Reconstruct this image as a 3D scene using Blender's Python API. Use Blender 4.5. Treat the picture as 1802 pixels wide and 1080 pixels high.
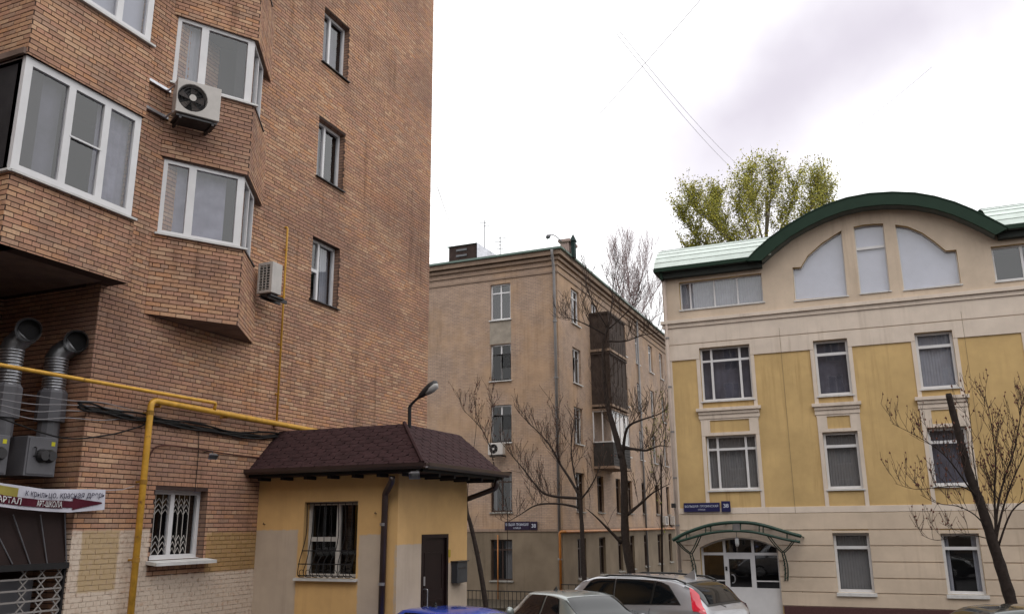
import bpy, bmesh, math, random
import numpy as np
from mathutils import Vector, Matrix
from mathutils.geometry import tessellate_polygon

for o in list(bpy.data.objects): bpy.data.objects.remove(o)
scn = bpy.context.scene
COL = scn.collection
R = math.radians
random.seed(7)

# ------------------------------------------------------------------ camera
F_PX, YAW, PITCH, ROLL, CAM_H = 1492.77, .401592, .250876, -.0088702, 2.7
fw = Vector((-math.sin(YAW)*math.cos(PITCH), math.cos(YAW)*math.cos(PITCH), math.sin(PITCH)))
rt0 = Vector((math.cos(YAW), math.sin(YAW), 0)); up0 = rt0.cross(fw)
rt = rt0*math.cos(ROLL) + up0*math.sin(ROLL)
up = -rt0*math.sin(ROLL) + up0*math.cos(ROLL)
EYE = Vector((0, 0, CAM_H))
cam = bpy.data.cameras.new('camera'); camo = bpy.data.objects.new('camera', cam); COL.objects.link(camo)
M3 = Matrix((rt, up, -fw)).transposed()
camo.matrix_world = Matrix.Translation(EYE) @ M3.to_4x4()
cam.sensor_width = 36; cam.lens = F_PX/1802*36; cam.clip_end = 2000; cam.clip_start = .05
scn.camera = camo

def ray(x, y): return fw*F_PX + rt*(x-901) - up*(y-540)
def at(x, y, ax, c):                       # photograph pixel -> point on the plane axis=c
    d = ray(x, y); t = (c-EYE[ax])/d[ax]; return EYE + d*t
def atp(x, y, p, n):                       # photograph pixel -> point on a general plane
    d = ray(x, y); t = (Vector(p)-EYE).dot(n)/d.dot(n); return EYE + d*t

# ------------------------------------------------------------------ world and sun
SUN_EL, SUN_AZ = R(52), R(150)            # azimuth from +Y towards +X
w = bpy.data.worlds.new('World'); scn.world = w; w.use_nodes = True
nt = w.node_tree; nt.nodes.clear()
def N(t, ty, **k):
    n = t.nodes.new(ty)
    for a, b in k.items(): setattr(n, a, b)
    return n
out = N(nt, 'ShaderNodeOutputWorld'); bg = N(nt, 'ShaderNodeBackground'); bg.inputs[1].default_value = .1
nt.links.new(bg.outputs[0], out.inputs[0])
sky = N(nt, 'ShaderNodeTexSky'); sky.sky_type = 'NISHITA'; sky.sun_disc = False
sky.sun_elevation = SUN_EL; sky.sun_rotation = SUN_AZ
tc = N(nt, 'ShaderNodeTexCoord')
sep = N(nt, 'ShaderNodeSeparateXYZ'); nt.links.new(tc.outputs['Generated'], sep.inputs[0])
ramp = N(nt, 'ShaderNodeMapRange'); ramp.inputs[1].default_value = 0; ramp.inputs[2].default_value = .95
ramp.inputs[3].default_value = 11.5; ramp.inputs[4].default_value = 14.5
nt.links.new(sep.outputs[2], ramp.inputs[0])
oc = N(nt, 'ShaderNodeCombineColor')
for i in range(3): nt.links.new(ramp.outputs[0], oc.inputs[i])
# one long grey-lilac cloud over the yellow house: distance of the view direction to a segment
def dirpx(x, y): return ray(x, y).normalized()
a_, b_ = dirpx(1290, 210), dirpx(1600, 20)
ab = b_-a_; L2 = ab.dot(ab)
sub = N(nt, 'ShaderNodeVectorMath', operation='SUBTRACT'); sub.inputs[1].default_value = a_
nz = N(nt, 'ShaderNodeTexNoise'); nz.inputs['Scale'].default_value = 3.2; nz.inputs['Detail'].default_value = 5
nt.links.new(tc.outputs['Generated'], nz.inputs['Vector'])
nrm = N(nt, 'ShaderNodeVectorMath', operation='NORMALIZE'); nt.links.new(tc.outputs['Generated'], nrm.inputs[0])
nt.links.new(nrm.outputs[0], sub.inputs[0])
dt = N(nt, 'ShaderNodeVectorMath', operation='DOT_PRODUCT'); dt.inputs[1].default_value = ab/L2
nt.links.new(sub.outputs[0], dt.inputs[0])
cl = N(nt, 'ShaderNodeClamp'); nt.links.new(dt.outputs['Value'], cl.inputs[0])
sc = N(nt, 'ShaderNodeVectorMath', operation='SCALE'); sc.inputs[0].default_value = ab
nt.links.new(cl.outputs[0], sc.inputs['Scale'])
df = N(nt, 'ShaderNodeVectorMath', operation='SUBTRACT')
nt.links.new(sub.outputs[0], df.inputs[0]); nt.links.new(sc.outputs[0], df.inputs[1])
ln = N(nt, 'ShaderNodeVectorMath', operation='LENGTH'); nt.links.new(df.outputs[0], ln.inputs[0])
nadd = N(nt, 'ShaderNodeMath', operation='MULTIPLY_ADD'); nadd.inputs[1].default_value = .34; nadd.inputs[2].default_value = -.17
nt.links.new(nz.outputs['Fac'], nadd.inputs[0])
dd = N(nt, 'ShaderNodeMath', operation='ADD'); nt.links.new(ln.outputs['Value'], dd.inputs[0]); nt.links.new(nadd.outputs[0], dd.inputs[1])
cm = N(nt, 'ShaderNodeMapRange', interpolation_type='SMOOTHSTEP')
cm.inputs[1].default_value = .0; cm.inputs[2].default_value = .23; cm.inputs[3].default_value = 1.0; cm.inputs[4].default_value = 0
nt.links.new(dd.outputs[0], cm.inputs[0])
nz2 = N(nt, 'ShaderNodeTexNoise'); nz2.inputs['Scale'].default_value = 1.7; nz2.inputs['Detail'].default_value = 4
nt.links.new(nrm.outputs[0], nz2.inputs['Vector'])
m2 = N(nt, 'ShaderNodeMapRange'); m2.inputs[1].default_value = .58; m2.inputs[2].default_value = .8; m2.inputs[3].default_value = 0; m2.inputs[4].default_value = .35
nt.links.new(nz2.outputs['Fac'], m2.inputs[0])
cmx = N(nt, 'ShaderNodeMath', operation='MAXIMUM'); nt.links.new(cm.outputs[0], cmx.inputs[0]); nt.links.new(m2.outputs[0], cmx.inputs[1])
mix = N(nt, 'ShaderNodeMix', data_type='RGBA'); nt.links.new(cmx.outputs[0], mix.inputs[0])
nt.links.new(oc.outputs[0], mix.inputs[6]); mix.inputs[7].default_value = (6.15, 5.75, 6.4, 1)
mix2 = N(nt, 'ShaderNodeMix', data_type='RGBA'); mix2.inputs[0].default_value = .06
nt.links.new(mix.outputs[2], mix2.inputs[6]); nt.links.new(sky.outputs[0], mix2.inputs[7])
nt.links.new(mix2.outputs[2], bg.inputs[0])

sl = bpy.data.lights.new('sun', 'SUN'); sl.energy = .5; sl.angle = R(25); sl.color = (1, .96, .9)
so = bpy.data.objects.new('sun', sl); COL.objects.link(so)
sd = Vector((math.sin(SUN_AZ)*math.cos(SUN_EL), math.cos(SUN_AZ)*math.cos(SUN_EL), math.sin(SUN_EL)))
so.rotation_euler = sd.to_track_quat('Z', 'Y').to_euler(); so.location = (5, -10, 30)

scn.view_settings.view_transform = 'Standard'; scn.view_settings.look = 'None'
scn.view_settings.exposure = .45; scn.view_settings.gamma = 1; scn.view_settings.use_curve_mapping = False
scn.render.engine = 'CYCLES'
scn.cycles.max_bounces = 8; scn.cycles.transparent_max_bounces = 12

# ------------------------------------------------------------------ materials
MATS = {}
def base(name):
    m = bpy.data.materials.new(name); m.use_nodes = True; t = m.node_tree; t.nodes.clear()
    o = N(t, 'ShaderNodeOutputMaterial'); b = N(t, 'ShaderNodeBsdfPrincipled')
    t.links.new(b.outputs[0], o.inputs[0]); MATS[name] = m
    return m, t, b, o
def mulcol(t, a, b, fac=1, blend='MULTIPLY'):
    n = N(t, 'ShaderNodeMix', data_type='RGBA', blend_type=blend)
    for s, i in ((fac, 0), (a, 6), (b, 7)):
        if isinstance(s, bpy.types.NodeSocket): t.links.new(s, n.inputs[i])
        else: n.inputs[i].default_value = s if i == 0 else (*s, 1)
    return n.outputs[2]
def noise(t, scale, detail=4, vec=None, rough=.6):
    n = N(t, 'ShaderNodeTexNoise'); n.inputs['Scale'].default_value = scale
    n.inputs['Detail'].default_value = detail; n.inputs['Roughness'].default_value = rough
    if vec is not None: t.links.new(vec, n.inputs['Vector'])
    return n.outputs['Fac']
def mrange(t, s, a, b, c, d, smooth=False):
    n = N(t, 'ShaderNodeMapRange'); 
    if smooth: n.interpolation_type = 'SMOOTHSTEP'
    t.links.new(s, n.inputs[0])
    for i, v in zip((1, 2, 3, 4), (a, b, c, d)): n.inputs[i].default_value = v
    return n.outputs[0]
def math_(t, op, a, b=None):
    n = N(t, 'ShaderNodeMath', operation=op)
    for i, s in ((0, a), (1, b)):
        if s is None: continue
        if isinstance(s, bpy.types.NodeSocket): t.links.new(s, n.inputs[i])
        else: n.inputs[i].default_value = s
    return n.outputs[0]
def pos(t): return N(t, 'ShaderNodeNewGeometry').outputs['Position']
def scaled(t, v, s):
    n = N(t, 'ShaderNodeVectorMath', operation='MULTIPLY'); t.links.new(v, n.inputs[0]); n.inputs[1].default_value = s
    return n.outputs[0]
def bump(t, b, h, strength, dist=.01):
    n = N(t, 'ShaderNodeBump'); n.inputs['Strength'].default_value = strength; n.inputs['Distance'].default_value = dist
    t.links.new(h, n.inputs['Height']); t.links.new(n.outputs[0], b.inputs['Normal'])
def wear(t, colsock, var, scale, streak, dark=(.45, .4, .35)):
    p = pos(t)
    c = colsock
    if var:
        f = mrange(t, noise(t, scale, 6, p), .3, .7, 1-var, 1+var)
        cc = N(t, 'ShaderNodeCombineColor')
        for i in range(3): t.links.new(f, cc.inputs[i])
        c = mulcol(t, c, cc.outputs[0])
    if streak:
        s = noise(t, 1, 5, scaled(t, p, (5.5, 5.5, .35)))
        s2 = noise(t, .45, 3, p)
        f = math_(t, 'MULTIPLY', mrange(t, s, .5, .72, 0, 1), mrange(t, s2, .4, .65, 0, 1))
        f = math_(t, 'MULTIPLY', f, streak)
        c = mulcol(t, c, dark, f)
    return c
def rgb(t, col):
    n = N(t, 'ShaderNodeRGB'); n.outputs[0].default_value = (*col, 1); return n.outputs[0]
def pbr(name, col, rough=.7, metal=0, var=.12, scale=3, bs=40, bd=.15, streak=0, coat=0, spec=.5, rust=0):
    if name in MATS: return MATS[name]
    if spec == .5 and rough >= .6: spec = .18
    m, t, b, o = base(name)
    t.links.new(wear(t, rgb(t, col), var, scale, streak), b.inputs['Base Color'])
    if rust:
        nzr = mrange(t, noise(t, 5, 8, pos(t), .75), .60, .66, 0, rust)
        t.links.new(mulcol(t, wear(t, rgb(t, col), var, scale, streak), (.16, .065, .03), nzr, 'MIX'), b.inputs['Base Color'])
    b.inputs['Roughness'].default_value = rough; b.inputs['Metallic'].default_value = metal
    b.inputs['Specular IOR Level'].default_value = spec
    if coat: b.inputs['Coat Weight'].default_value = coat; b.inputs['Coat Roughness'].default_value = .04
    if bd: bump(t, b, noise(t, bs, 5, pos(t)), bd)
    return m
def boxmask(t, boxes, edge=.02):           # paint areas fixed on a wall: union of world boxes (x0,x1,y0,y1,z0,z1), None = open
    p = pos(t)
    nzn = N(t, 'ShaderNodeTexNoise'); nzn.inputs['Scale'].default_value = 9; nzn.inputs['Detail'].default_value = 3
    t.links.new(p, nzn.inputs['Vector'])
    ad = N(t, 'ShaderNodeVectorMath', operation='MULTIPLY_ADD'); t.links.new(nzn.outputs['Color'], ad.inputs[0])
    ad.inputs[1].default_value = (.05,)*3; ad.inputs[2].default_value = (-.025,)*3
    sm = N(t, 'ShaderNodeVectorMath', operation='ADD'); t.links.new(p, sm.inputs[0]); t.links.new(ad.outputs[0], sm.inputs[1])
    sp = N(t, 'ShaderNodeSeparateXYZ'); t.links.new(sm.outputs[0], sp.inputs[0])
    tot = None
    for bx in boxes:
        f = None
        for i in range(3):
            lo, hi = bx[2*i], bx[2*i+1]
            for v, s in ((lo, 1), (hi, -1)):
                if v is None: continue
                g = mrange(t, sp.outputs[i], v-edge*s, v+edge*s, 0, 1)
                f = g if f is None else math_(t, 'MULTIPLY', f, g)
        tot = f if tot is None else math_(t, 'MAXIMUM', tot, f)
    return tot

# ------------------------------------------------------------------ mesh helpers
class MB:
    def __init__(s): s.v = []; s.f = []; s.m = []
    def add(s, vs, fs, mi=0):
        k = len(s.v); s.v += [tuple(v) for v in vs]; s.f += [tuple(i+k for i in f) for f in fs]; s.m += [mi]*len(fs)
    def box(s, a, b, mi=0):
        x0, y0, z0 = (min(a[i], b[i]) for i in range(3)); x1, y1, z1 = (max(a[i], b[i]) for i in range(3))
        s.add([(x0,y0,z0),(x1,y0,z0),(x1,y1,z0),(x0,y1,z0),(x0,y0,z1),(x1,y0,z1),(x1,y1,z1),(x0,y1,z1)],
              [(0,3,2,1),(4,5,6,7),(0,1,5,4),(1,2,6,5),(2,3,7,6),(3,0,4,7)], mi)
    def mbox(s, M, u0, u1, v0, v1, d0, d1, mi=0):      # box in a wall's own frame
        P = [M(u, v, d) for d in (d0, d1) for v in (v0, v1) for u in (u0, u1)]
        s.add(P, [(0,2,3,1),(4,5,7,6),(0,1,5,4),(1,3,7,5),(3,2,6,7),(2,0,4,6)], mi)
    def tube(s, pts, r, n=8, caps=True, mi=0):
        pts = [Vector(p) for p in pts]; rs = r if isinstance(r, (list, tuple)) else [r]*len(pts)
        rings = []; prev = None
        for i, p in enumerate(pts):
            d = (pts[min(i+1, len(pts)-1)] - pts[max(i-1, 0)])
            if d.length < 1e-9: d = Vector((0, 0, 1))
            d.normalize()
            if prev is None: a = d.orthogonal().normalized()
            else:
                a = prev - d*prev.dot(d)
                if a.length < 1e-6: a = d.orthogonal()
                a.normalize()
            prev = a; b = d.cross(a)
            rings.append([p + (a*math.cos(2*math.pi*k/n) + b*math.sin(2*math.pi*k/n))*rs[i] for k in range(n)])
        vs = [q for r_ in rings for q in r_]; fs = []
        for i in range(len(rings)-1):
            for k in range(n):
                fs.append((i*n+k, i*n+(k+1) % n, (i+1)*n+(k+1) % n, (i+1)*n+k))
        if caps: fs += [tuple(range(n))[::-1], tuple((len(rings)-1)*n+k for k in range(n))]
        s.add(vs, fs, mi)
    def disc(s, c, ax, r, n=20, r0=0, mi=0):
        c = Vector(c); ax = Vector(ax).normalized(); a = ax.orthogonal().normalized(); b = ax.cross(a)
        ring = [c+(a*math.cos(2*math.pi*k/n)+b*math.sin(2*math.pi*k/n))*r for k in range(n)]
        s.add(ring, [tuple(range(n))], mi)
    def prism(s, M, outer, holes, d0, d1, mi=0, back=True, side_mi=None):
        loops = [outer]+list(holes)
        vs2 = [p for l in loops for p in l]
        tris = tessellate_polygon([[Vector((p[0], p[1], 0)) for p in l] for l in loops])
        n = len(vs2)
        P = [M(u, v, d1) for u, v in vs2] + [M(u, v, d0) for u, v in vs2]
        fs = [tuple(t_) for t_ in tris]
        s.add(P, fs + ([tuple(i+n for i in t_)[::-1] for t_ in tris] if back else []), mi)
        k0 = len(s.v)-len(P); k = 0; sf = []
        for l in loops:
            m = len(l)
            for i in range(m):
                a, b = k+i, k+(i+1) % m
                sf.append((a+k0, b+k0, b+n+k0, a+n+k0))
            k += m
        s.f += sf; s.m += [mi if side_mi is None else side_mi]*len(sf)
    def build(s, name, mats, parent=None, smooth=False, off=None, fix=True, bevel=0):
        me = bpy.data.meshes.new(name)
        o3 = Vector((0, 0, 0))
        if off is not None: o3 = Vector(off)
        elif parent is not None: o3 = root_loc(parent)
        me.from_pydata([(v[0]-o3.x, v[1]-o3.y, v[2]-o3.z) for v in s.v], [], s.f)
        if not isinstance(mats, (list, tuple)): mats = [mats]
        for m in mats: me.materials.append(m)
        if len(mats) > 1: me.polygons.foreach_set('material_index', s.m)
        if fix:
            bm = bmesh.new(); bm.from_mesh(me)
            bmesh.ops.remove_doubles(bm, verts=bm.verts, dist=1e-5)
            bmesh.ops.recalc_face_normals(bm, faces=bm.faces); bm.to_mesh(me); bm.free()
        if smooth: me.polygons.foreach_set('use_smooth', [True]*len(me.polygons))
        me.update()
        o = bpy.data.objects.new(name, me); COL.objects.link(o)
        if parent is not None: o.parent = parent
        if bevel:
            b = o.modifiers.new('bevel', 'BEVEL'); b.width = bevel; b.segments = 2; b.limit_method = 'ANGLE'
        return o
def root_loc(o):
    p = o
    while p.parent: p = p.parent
    return Vector(p.location) if not p.get('_local') else Vector((0, 0, 0))
def tag(o, label, cat, group=None):
    o['label'] = label; o['category'] = cat
    if group: o['group'] = group
    return o
def thing(name, label, cat, loc=(0, 0, 0), group=None):
    o = bpy.data.objects.new(name, None); COL.objects.link(o); o.location = loc; o.empty_display_size = .2
    return tag(o, label, cat, group)
def single(mb, name, mats, loc, label, cat, group=None, smooth=False, bevel=0):
    o = mb.build(name, mats, None, smooth, off=loc, bevel=bevel); o.location = loc
    return tag(o, label, cat, group)
def struct(mb, name, mats, smooth=False):
    o = mb.build(name, mats, None, smooth); o['kind'] = 'structure'; return o
def frame(origin, U, Nn, V=(0, 0, 1)):
    O, U, V, Nn = Vector(origin), Vector(U), Vector(V), Vector(Nn)
    return lambda u, v, d=0: O + U*u + V*v + Nn*d
def rect(u0, v0, u1, v1): return [(u0, v0), (u1, v0), (u1, v1), (u0, v1)]
def arc(cx, cy, r, a0, a1, n=16): return [(cx+r*math.cos(a0+(a1-a0)*i/n), cy+r*math.sin(a0+(a1-a0)*i/n)) for i in range(n+1)]
def bez(pts, n=6):                         # smooth open curve through points
    P = [Vector(p) for p in pts]; o = []
    for i in range(len(P)-1):
        p0, p1, p2, p3 = P[max(i-1, 0)], P[i], P[i+1], P[min(i+2, len(P)-1)]
        for k in range(n):
            t = k/n
            o.append(.5*((2*p1)+(p2-p0)*t+(2*p0-5*p1+4*p2-p3)*t*t+(3*p1-p0-3*p2+p3)*t**3))
    return o+[P[-1]]

# ------------------------------------------------------------------ shared materials
def glass_mat(name, tint, boost):
    m, t, b, o = base(name); t.nodes.remove(b)
    tr = N(t, 'ShaderNodeBsdfTransparent'); tr.inputs[0].default_value = (*tint, 1)
    gl = N(t, 'ShaderNodeBsdfGlossy'); gl.inputs['Roughness'].default_value = .015
    g_ = N(t, 'ShaderNodeNewGeometry'); dp_ = N(t, 'ShaderNodeVectorMath', operation='DOT_PRODUCT')
    t.links.new(g_.outputs['Incoming'], dp_.inputs[0]); t.links.new(g_.outputs['Normal'], dp_.inputs[1])
    c_ = math_(t, 'SUBTRACT', 1, math_(t, 'ABSOLUTE', dp_.outputs['Value'])); f = mrange(t, math_(t, 'POWER', c_, 4.2), 0, 1, boost, 1)
    wob = noise(t, .9, 1, pos(t)); bn = N(t, 'ShaderNodeBump'); bn.inputs['Strength'].default_value = .05; bn.inputs['Distance'].default_value = .05
    t.links.new(wob, bn.inputs['Height']); t.links.new(bn.outputs[0], gl.inputs['Normal'])
    mx = N(t, 'ShaderNodeMixShader'); t.links.new(f, mx.inputs[0]); t.links.new(tr.outputs[0], mx.inputs[1]); t.links.new(gl.outputs[0], mx.inputs[2])
    t.links.new(mx.outputs[0], o.inputs[0]); return m
GLASS = glass_mat('window_glass', (.78, .79, .82), .105)
GLASSD = glass_mat('dark_window_glass', (.5, .5, .5), .05)
CARGLASS = glass_mat('car_glass', (.16, .18, .18), .06)
PVC = pbr('white_plastic_frame', (.62, .61, .62), .45, var=.06, bd=0)
PVC_OLD = pbr('aged_white_frame', (.48, .45, .42), .55, var=.15, scale=6, bd=.05)
CLOTH = pbr('net_curtain', (.42, .42, .45), .95, var=.1, bd=0)
CLOTH2 = pbr('lilac_reflection_curtain', (.30, .29, .35), .95, var=.3, scale=2.5, bd=0)  # curtain whose lilac mottling stands in for sky reflected in the bay panes
NETC = pbr('dim_reflection_net_curtain', (.15, .145, .175), .95, var=.3, scale=1.5, bd=0)  # net curtain, its bluish mottling also imitates reflections in the glass
BLIND = pbr('pale_blind', (.50, .50, .56), .9, var=.04, bd=0)
BLIND2 = pbr('grey_vertical_blind', (.27, .26, .25), .9, var=.06, bd=0)
ROOM = pbr('dark_room', (.035, .032, .034), .95, var=.2, bd=0)
SILL = pbr('white_sill', (.55, .54, .53), .5, var=.12, scale=5, bd=.05, streak=.5)
BLACK = pbr('black_rubber', (.018, .017, .018), .6, var=.2, bd=.05)
DARKMETAL = pbr('dark_metal', (.03, .028, .03), .45, metal=.3, var=.2, bd=.05)
GALV = pbr('galvanised_sheet', (.50, .50, .53), .3, metal=.85, var=.2, scale=6, bd=.12)
GREYPAINT = pbr('grey_painted_steel', (.10, .097, .108), .5, var=.15, bd=.08, streak=.4)
GASY = pbr('yellow_gas_paint', (.58, .31, .035), .5, var=.2, scale=7, bd=.15, streak=.8, rust=.8)
BARK = pbr('dark_bark', (.03, .022, .019), .95, var=.35, scale=12, bs=22, bd=.9)
TWIG = pbr('twig_bark', (.055, .038, .032), .95, var=.25, bd=0)
TWIGP = pbr('pale_twig_bark', (.26, .19, .19), .95, var=.25, bd=0)
BUD = pbr('tree_bud', (.13, .055, .04), .9, var=.3, bd=0)

def brick_mats():
    tones = [(0, (.28, .165, .12)), (.14, (.49, .28, .165)), (.30, (.41, .23, .165)), (.46, (.54, .33, .195)), (.60, (.35, .25, .19)),
             (.72, (.48, .26, .18)), (.84, (.62, .43, .28)), (.94, (.54, .27, .13))]
    def paintmix(t, c, k=1):
        y0 = lambda x, y: at(x, y, 0, -11).y
        z0 = lambda x, y: at(x, y, 0, -11).z
        zw = z0(170, 933)                                       # top of the old white paint
        white = boxmask(t, [(-11.2, -10.9, y0(118, 1000), y0(263, 940), None, zw),
                            (-11.2, -10.9, y0(118, 1000), 13.45, None, z0(400, 1004))])
        yell = boxmask(t, [(-11.2, -10.9, y0(140, 985), y0(206, 985), z0(170, 1040), zw),
                           (-11.2, -10.9, y0(362, 960), 13.45, z0(400, 1004), z0(400, 936))])
        worn = mrange(t, noise(t, 14, 4, pos(t)), .32, .5, .45, .93)
        c = mulcol(t, c, (.60, .50, .41), math_(t, 'MULTIPLY', white, worn), 'MIX')
        return mulcol(t, c, (.36, .235, .085), math_(t, 'MULTIPLY', yell, math_(t, 'MULTIPLY', worn, .75)), 'MIX')
    m, t, b, o = base('tower_brick')
    g = N(t, 'ShaderNodeNewGeometry'); oi = N(t, 'ShaderNodeObjectInfo')
    r = math_(t, 'FRACT', math_(t, 'ADD', g.outputs['Random Per Island'], oi.outputs['Random']))
    cr = N(t, 'ShaderNodeValToRGB'); cr.color_ramp.interpolation = 'CONSTANT'
    e = cr.color_ramp.elements
    e[0].position = 0; e[0].color = (*tones[0][1], 1); e[1].position = tones[1][0]; e[1].color = (*tones[1][1], 1)
    for p_, c_ in tones[2:]:
        q = e.new(p_); q.color = (*c_, 1)
    t.links.new(r, cr.inputs[0])
    p = pos(t)
    c = cr.outputs[0]
    c = mulcol(t, c, (.43, .235, .145), .5, 'MIX')
    big = mrange(t, noise(t, .33, 6, scaled(t, p, (1, 1, 1.8))), .44, .62, 0, .62)      # purplish, sooty batches of brick
    c = mulcol(t, c, (.23, .135, .105), big, 'MIX')
    red = mrange(t, noise(t, .5, 3, scaled(t, p, (1, .5, 2.2))), .6, .75, 0, .5)
    c = mulcol(t, c, (.48, .22, .11), red, 'MIX')
    pale = mrange(t, noise(t, .7, 5, scaled(t, p, (1, .6, 1.6))), .56, .72, 0, .4)
    c = mulcol(t, c, (.52, .35, .22), pale, 'MIX')
    c = wear(t, c, .16, 30, .75)
    c = paintmix(t, c)
    t.links.new(c, b.inputs['Base Color']); b.inputs['Roughness'].default_value = .85
    b.inputs['Specular IOR Level'].default_value = .3
    bump(t, b, noise(t, 60, 5, p), .5, .006)
    BR = m
    m, t, b, o = base('tower_mortar')
    c = wear(t, rgb(t, (.04, .02, .016)), .25, 8, 0)
    c = paintmix(t, c)
    t.links.new(c, b.inputs['Base Color']); b.inputs['Roughness'].default_value = .95
    MO = m
    return BR, MO
BRICK, MORTAR = brick_mats()
def brick_tex(name, c1, c2, cm_, sx=.26, sz=.075, ms=.008, patch=None, streak=.5, bstr=.5):
    m, t, b, o = base(name); p = pos(t)
    s = N(t, 'ShaderNodeSeparateXYZ'); t.links.new(p, s.inputs[0])
    c = N(t, 'ShaderNodeCombineXYZ'); t.links.new(math_(t, 'ADD', s.outputs[0], s.outputs[1]), c.inputs[0]); t.links.new(s.outputs[2], c.inputs[1])
    br = N(t, 'ShaderNodeTexBrick'); t.links.new(c.outputs[0], br.inputs['Vector'])
    br.inputs['Color1'].default_value = (*c1, 1); br.inputs['Color2'].default_value = (*c2, 1); br.inputs['Mortar'].default_value = (*cm_, 1)
    br.inputs['Scale'].default_value = 1; br.inputs['Mortar Size'].default_value = ms; br.inputs['Brick Width'].default_value = sx; br.inputs['Row Height'].default_value = sz
    col = br.outputs['Color']
    if patch:
        f = mrange(t, noise(t, .35, 6, p), .45, .62, 0, .75); col = mulcol(t, col, patch, f, 'MIX')
    col = wear(t, col, .15, 1.5, streak)
    t.links.new(col, b.inputs['Base Color']); b.inputs['Roughness'].default_value = .9
    bump(t, b, math_(t, 'SUBTRACT', 1, br.outputs['Fac']), bstr, .008)
    return m
BRICKTEX = brick_tex('tower_brick_reveal', (.26, .15, .10), (.19, .115, .085), (.07, .04, .033))
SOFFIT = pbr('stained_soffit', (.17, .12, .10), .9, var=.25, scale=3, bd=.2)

# ------------------------------------------------------------------ windows
def window(parent, M, outer, cells, style='dark', fmat=None, setback=.12, fd=.07, label=None, room=.7, glass=None, name='window'):
    """frame (part) > pane, curtain, interior (sub-parts). outer, cells: loops in wall coordinates"""
    fmat = fmat or PVC
    if len(outer) == 4 and not isinstance(outer[0], tuple): outer = rect(*outer)
    cl_ = [rect(*c) if not isinstance(c[0], tuple) else c for c in cells]
    mb = MB(); mb.prism(M, outer, cl_, -setback-fd, -setback)
    # glazing bead, a thinner step inside every cell
    fr = mb.build(name, fmat, parent)
    if label: fr['label'] = label
    for c in cl_:
        g = MB(); n = len(c); g.add([M(u, v, -setback-fd*.55) for u, v in c], [tuple(range(n))])
        g.build('pane', glass or GLASS, fr)
    us = [p[0] for p in outer]; vs = [p[1] for p in outer]
    u0, u1, v0, v1 = min(us), max(us), min(vs), max(vs)
    e = .02; b = MB(); D0, D1 = -setback-fd-.004, -setback-fd-room
    P = [M(u, v, d) for d in (D0, D1) for v in (v0+e, v1-e) for u in (u0+e, u1-e)]
    b.add(P, [(4,5,7,6),(0,1,5,4),(1,3,7,5),(3,2,6,7),(2,0,4,6)])
    b.build('interior', ROOM, fr, fix=False)
    def pleat(ua, ub, va, vb, d, amp, wl, mat, nm='curtain'):
        q = MB(); n = max(4, int((ub-ua)/wl*4)); vs_ = []
        for i in range(n+1):
            u = ua+(ub-ua)*i/n; k = amp*math.sin(i*math.pi/2*1.0+.6)*(1+.3*math.sin(i*1.7))
            vs_ += [M(u, va, d+k), M(u, vb, d+k*.7)]
        q.add(vs_, [(2*i, 2*i+2, 2*i+3, 2*i+1) for i in range(n)])
        q.build(nm, mat, fr, fix=False, smooth=True)
    D = -setback-fd-.1
    W = u1-u0
    if style == 'outer': pleat(u0+.03, u0+W*.36, v0+.03, v1-.03, D, .014, .25, NETC); pleat(u0+W*.66, u1-.03, v0+.03, v1-.03, D, .02, .14, CLOTH2)
    elif style == 'most': pleat(u0+.03, u0+W*.86, v0+.03, v1-.03, D, .014, .25, CLOTH2)
    elif style == 'net': pleat(u0+.03, u1-.03, v0+.03, v1-.03, D-.05, .012, .22, NETC)
    elif style == 'left': pleat(u0+.03, u0+W*.42, v0+.03, v1-.03, D, .025, .1, CLOTH)
    elif style == 'right': pleat(u0+W*.68, u1-.03, v0+.03, v1-.03, D, .025, .1, CLOTH)
    elif style == 'both':
        pleat(u0+.03, u0+W*.2, v0+.03, v1-.03, D, .025, .1, CLOTH); pleat(u1-W*.2, u1-.03, v0+.03, v1-.03, D, .025, .1, CLOTH)
    elif style == 'blind': pleat(u0+.01, u1-.01, v0+.01, v1-.01, D+.03, .002, .4, BLIND, 'blind')
    elif style == 'vertical': pleat(u0+.02, u1-.02, v0+.02, v1-.02, D, .02, .09, BLIND2, 'blind')
    elif style == 'vertical_pale': pleat(u0+.02, u1-.02, v0+.02, v1-.02, D+.02, .014, .09, CLOTH, 'blind')
    return fr
def cells_grid(u0, v0, u1, v1, us, vs, b=.05, m=.05):
    """frame cells for splits us (vertical bars) and per-column transoms vs (list or list of lists)"""
    xs = [u0]+list(us)+[u1]; o = []
    for i in range(len(xs)-1):
        a = xs[i]+(b if i == 0 else m/2); c = xs[i+1]-(b if i == len(xs)-2 else m/2)
        vv = vs[i] if vs and isinstance(vs[0], (list, tuple)) else vs
        ys = [v0]+list(vv)+[v1]
        for j in range(len(ys)-1):
            o.append((a, ys[j]+(b if j == 0 else m/2), c, ys[j+1]-(b if j == len(ys)-2 else m/2)))
    return o
def sill(parent, M, u0, u1, v, out_=.08, th=.03, back=.12, mat=None, name='window_sill'):
    mb = MB()
    P = [M(u, v+dv, d) for u in (u0, u1) for (dv, d) in ((0, -back), (-.012-.15*out_, out_), (-.012-.15*out_-th, out_), (-th-.005, -back))]
    mb.add(P, [(0,1,5,4),(1,2,6,5),(2,3,7,6),(3,0,4,7),(0,3,2,1),(4,5,6,7)])
    return mb.build(name, mat or SILL, parent)

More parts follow.
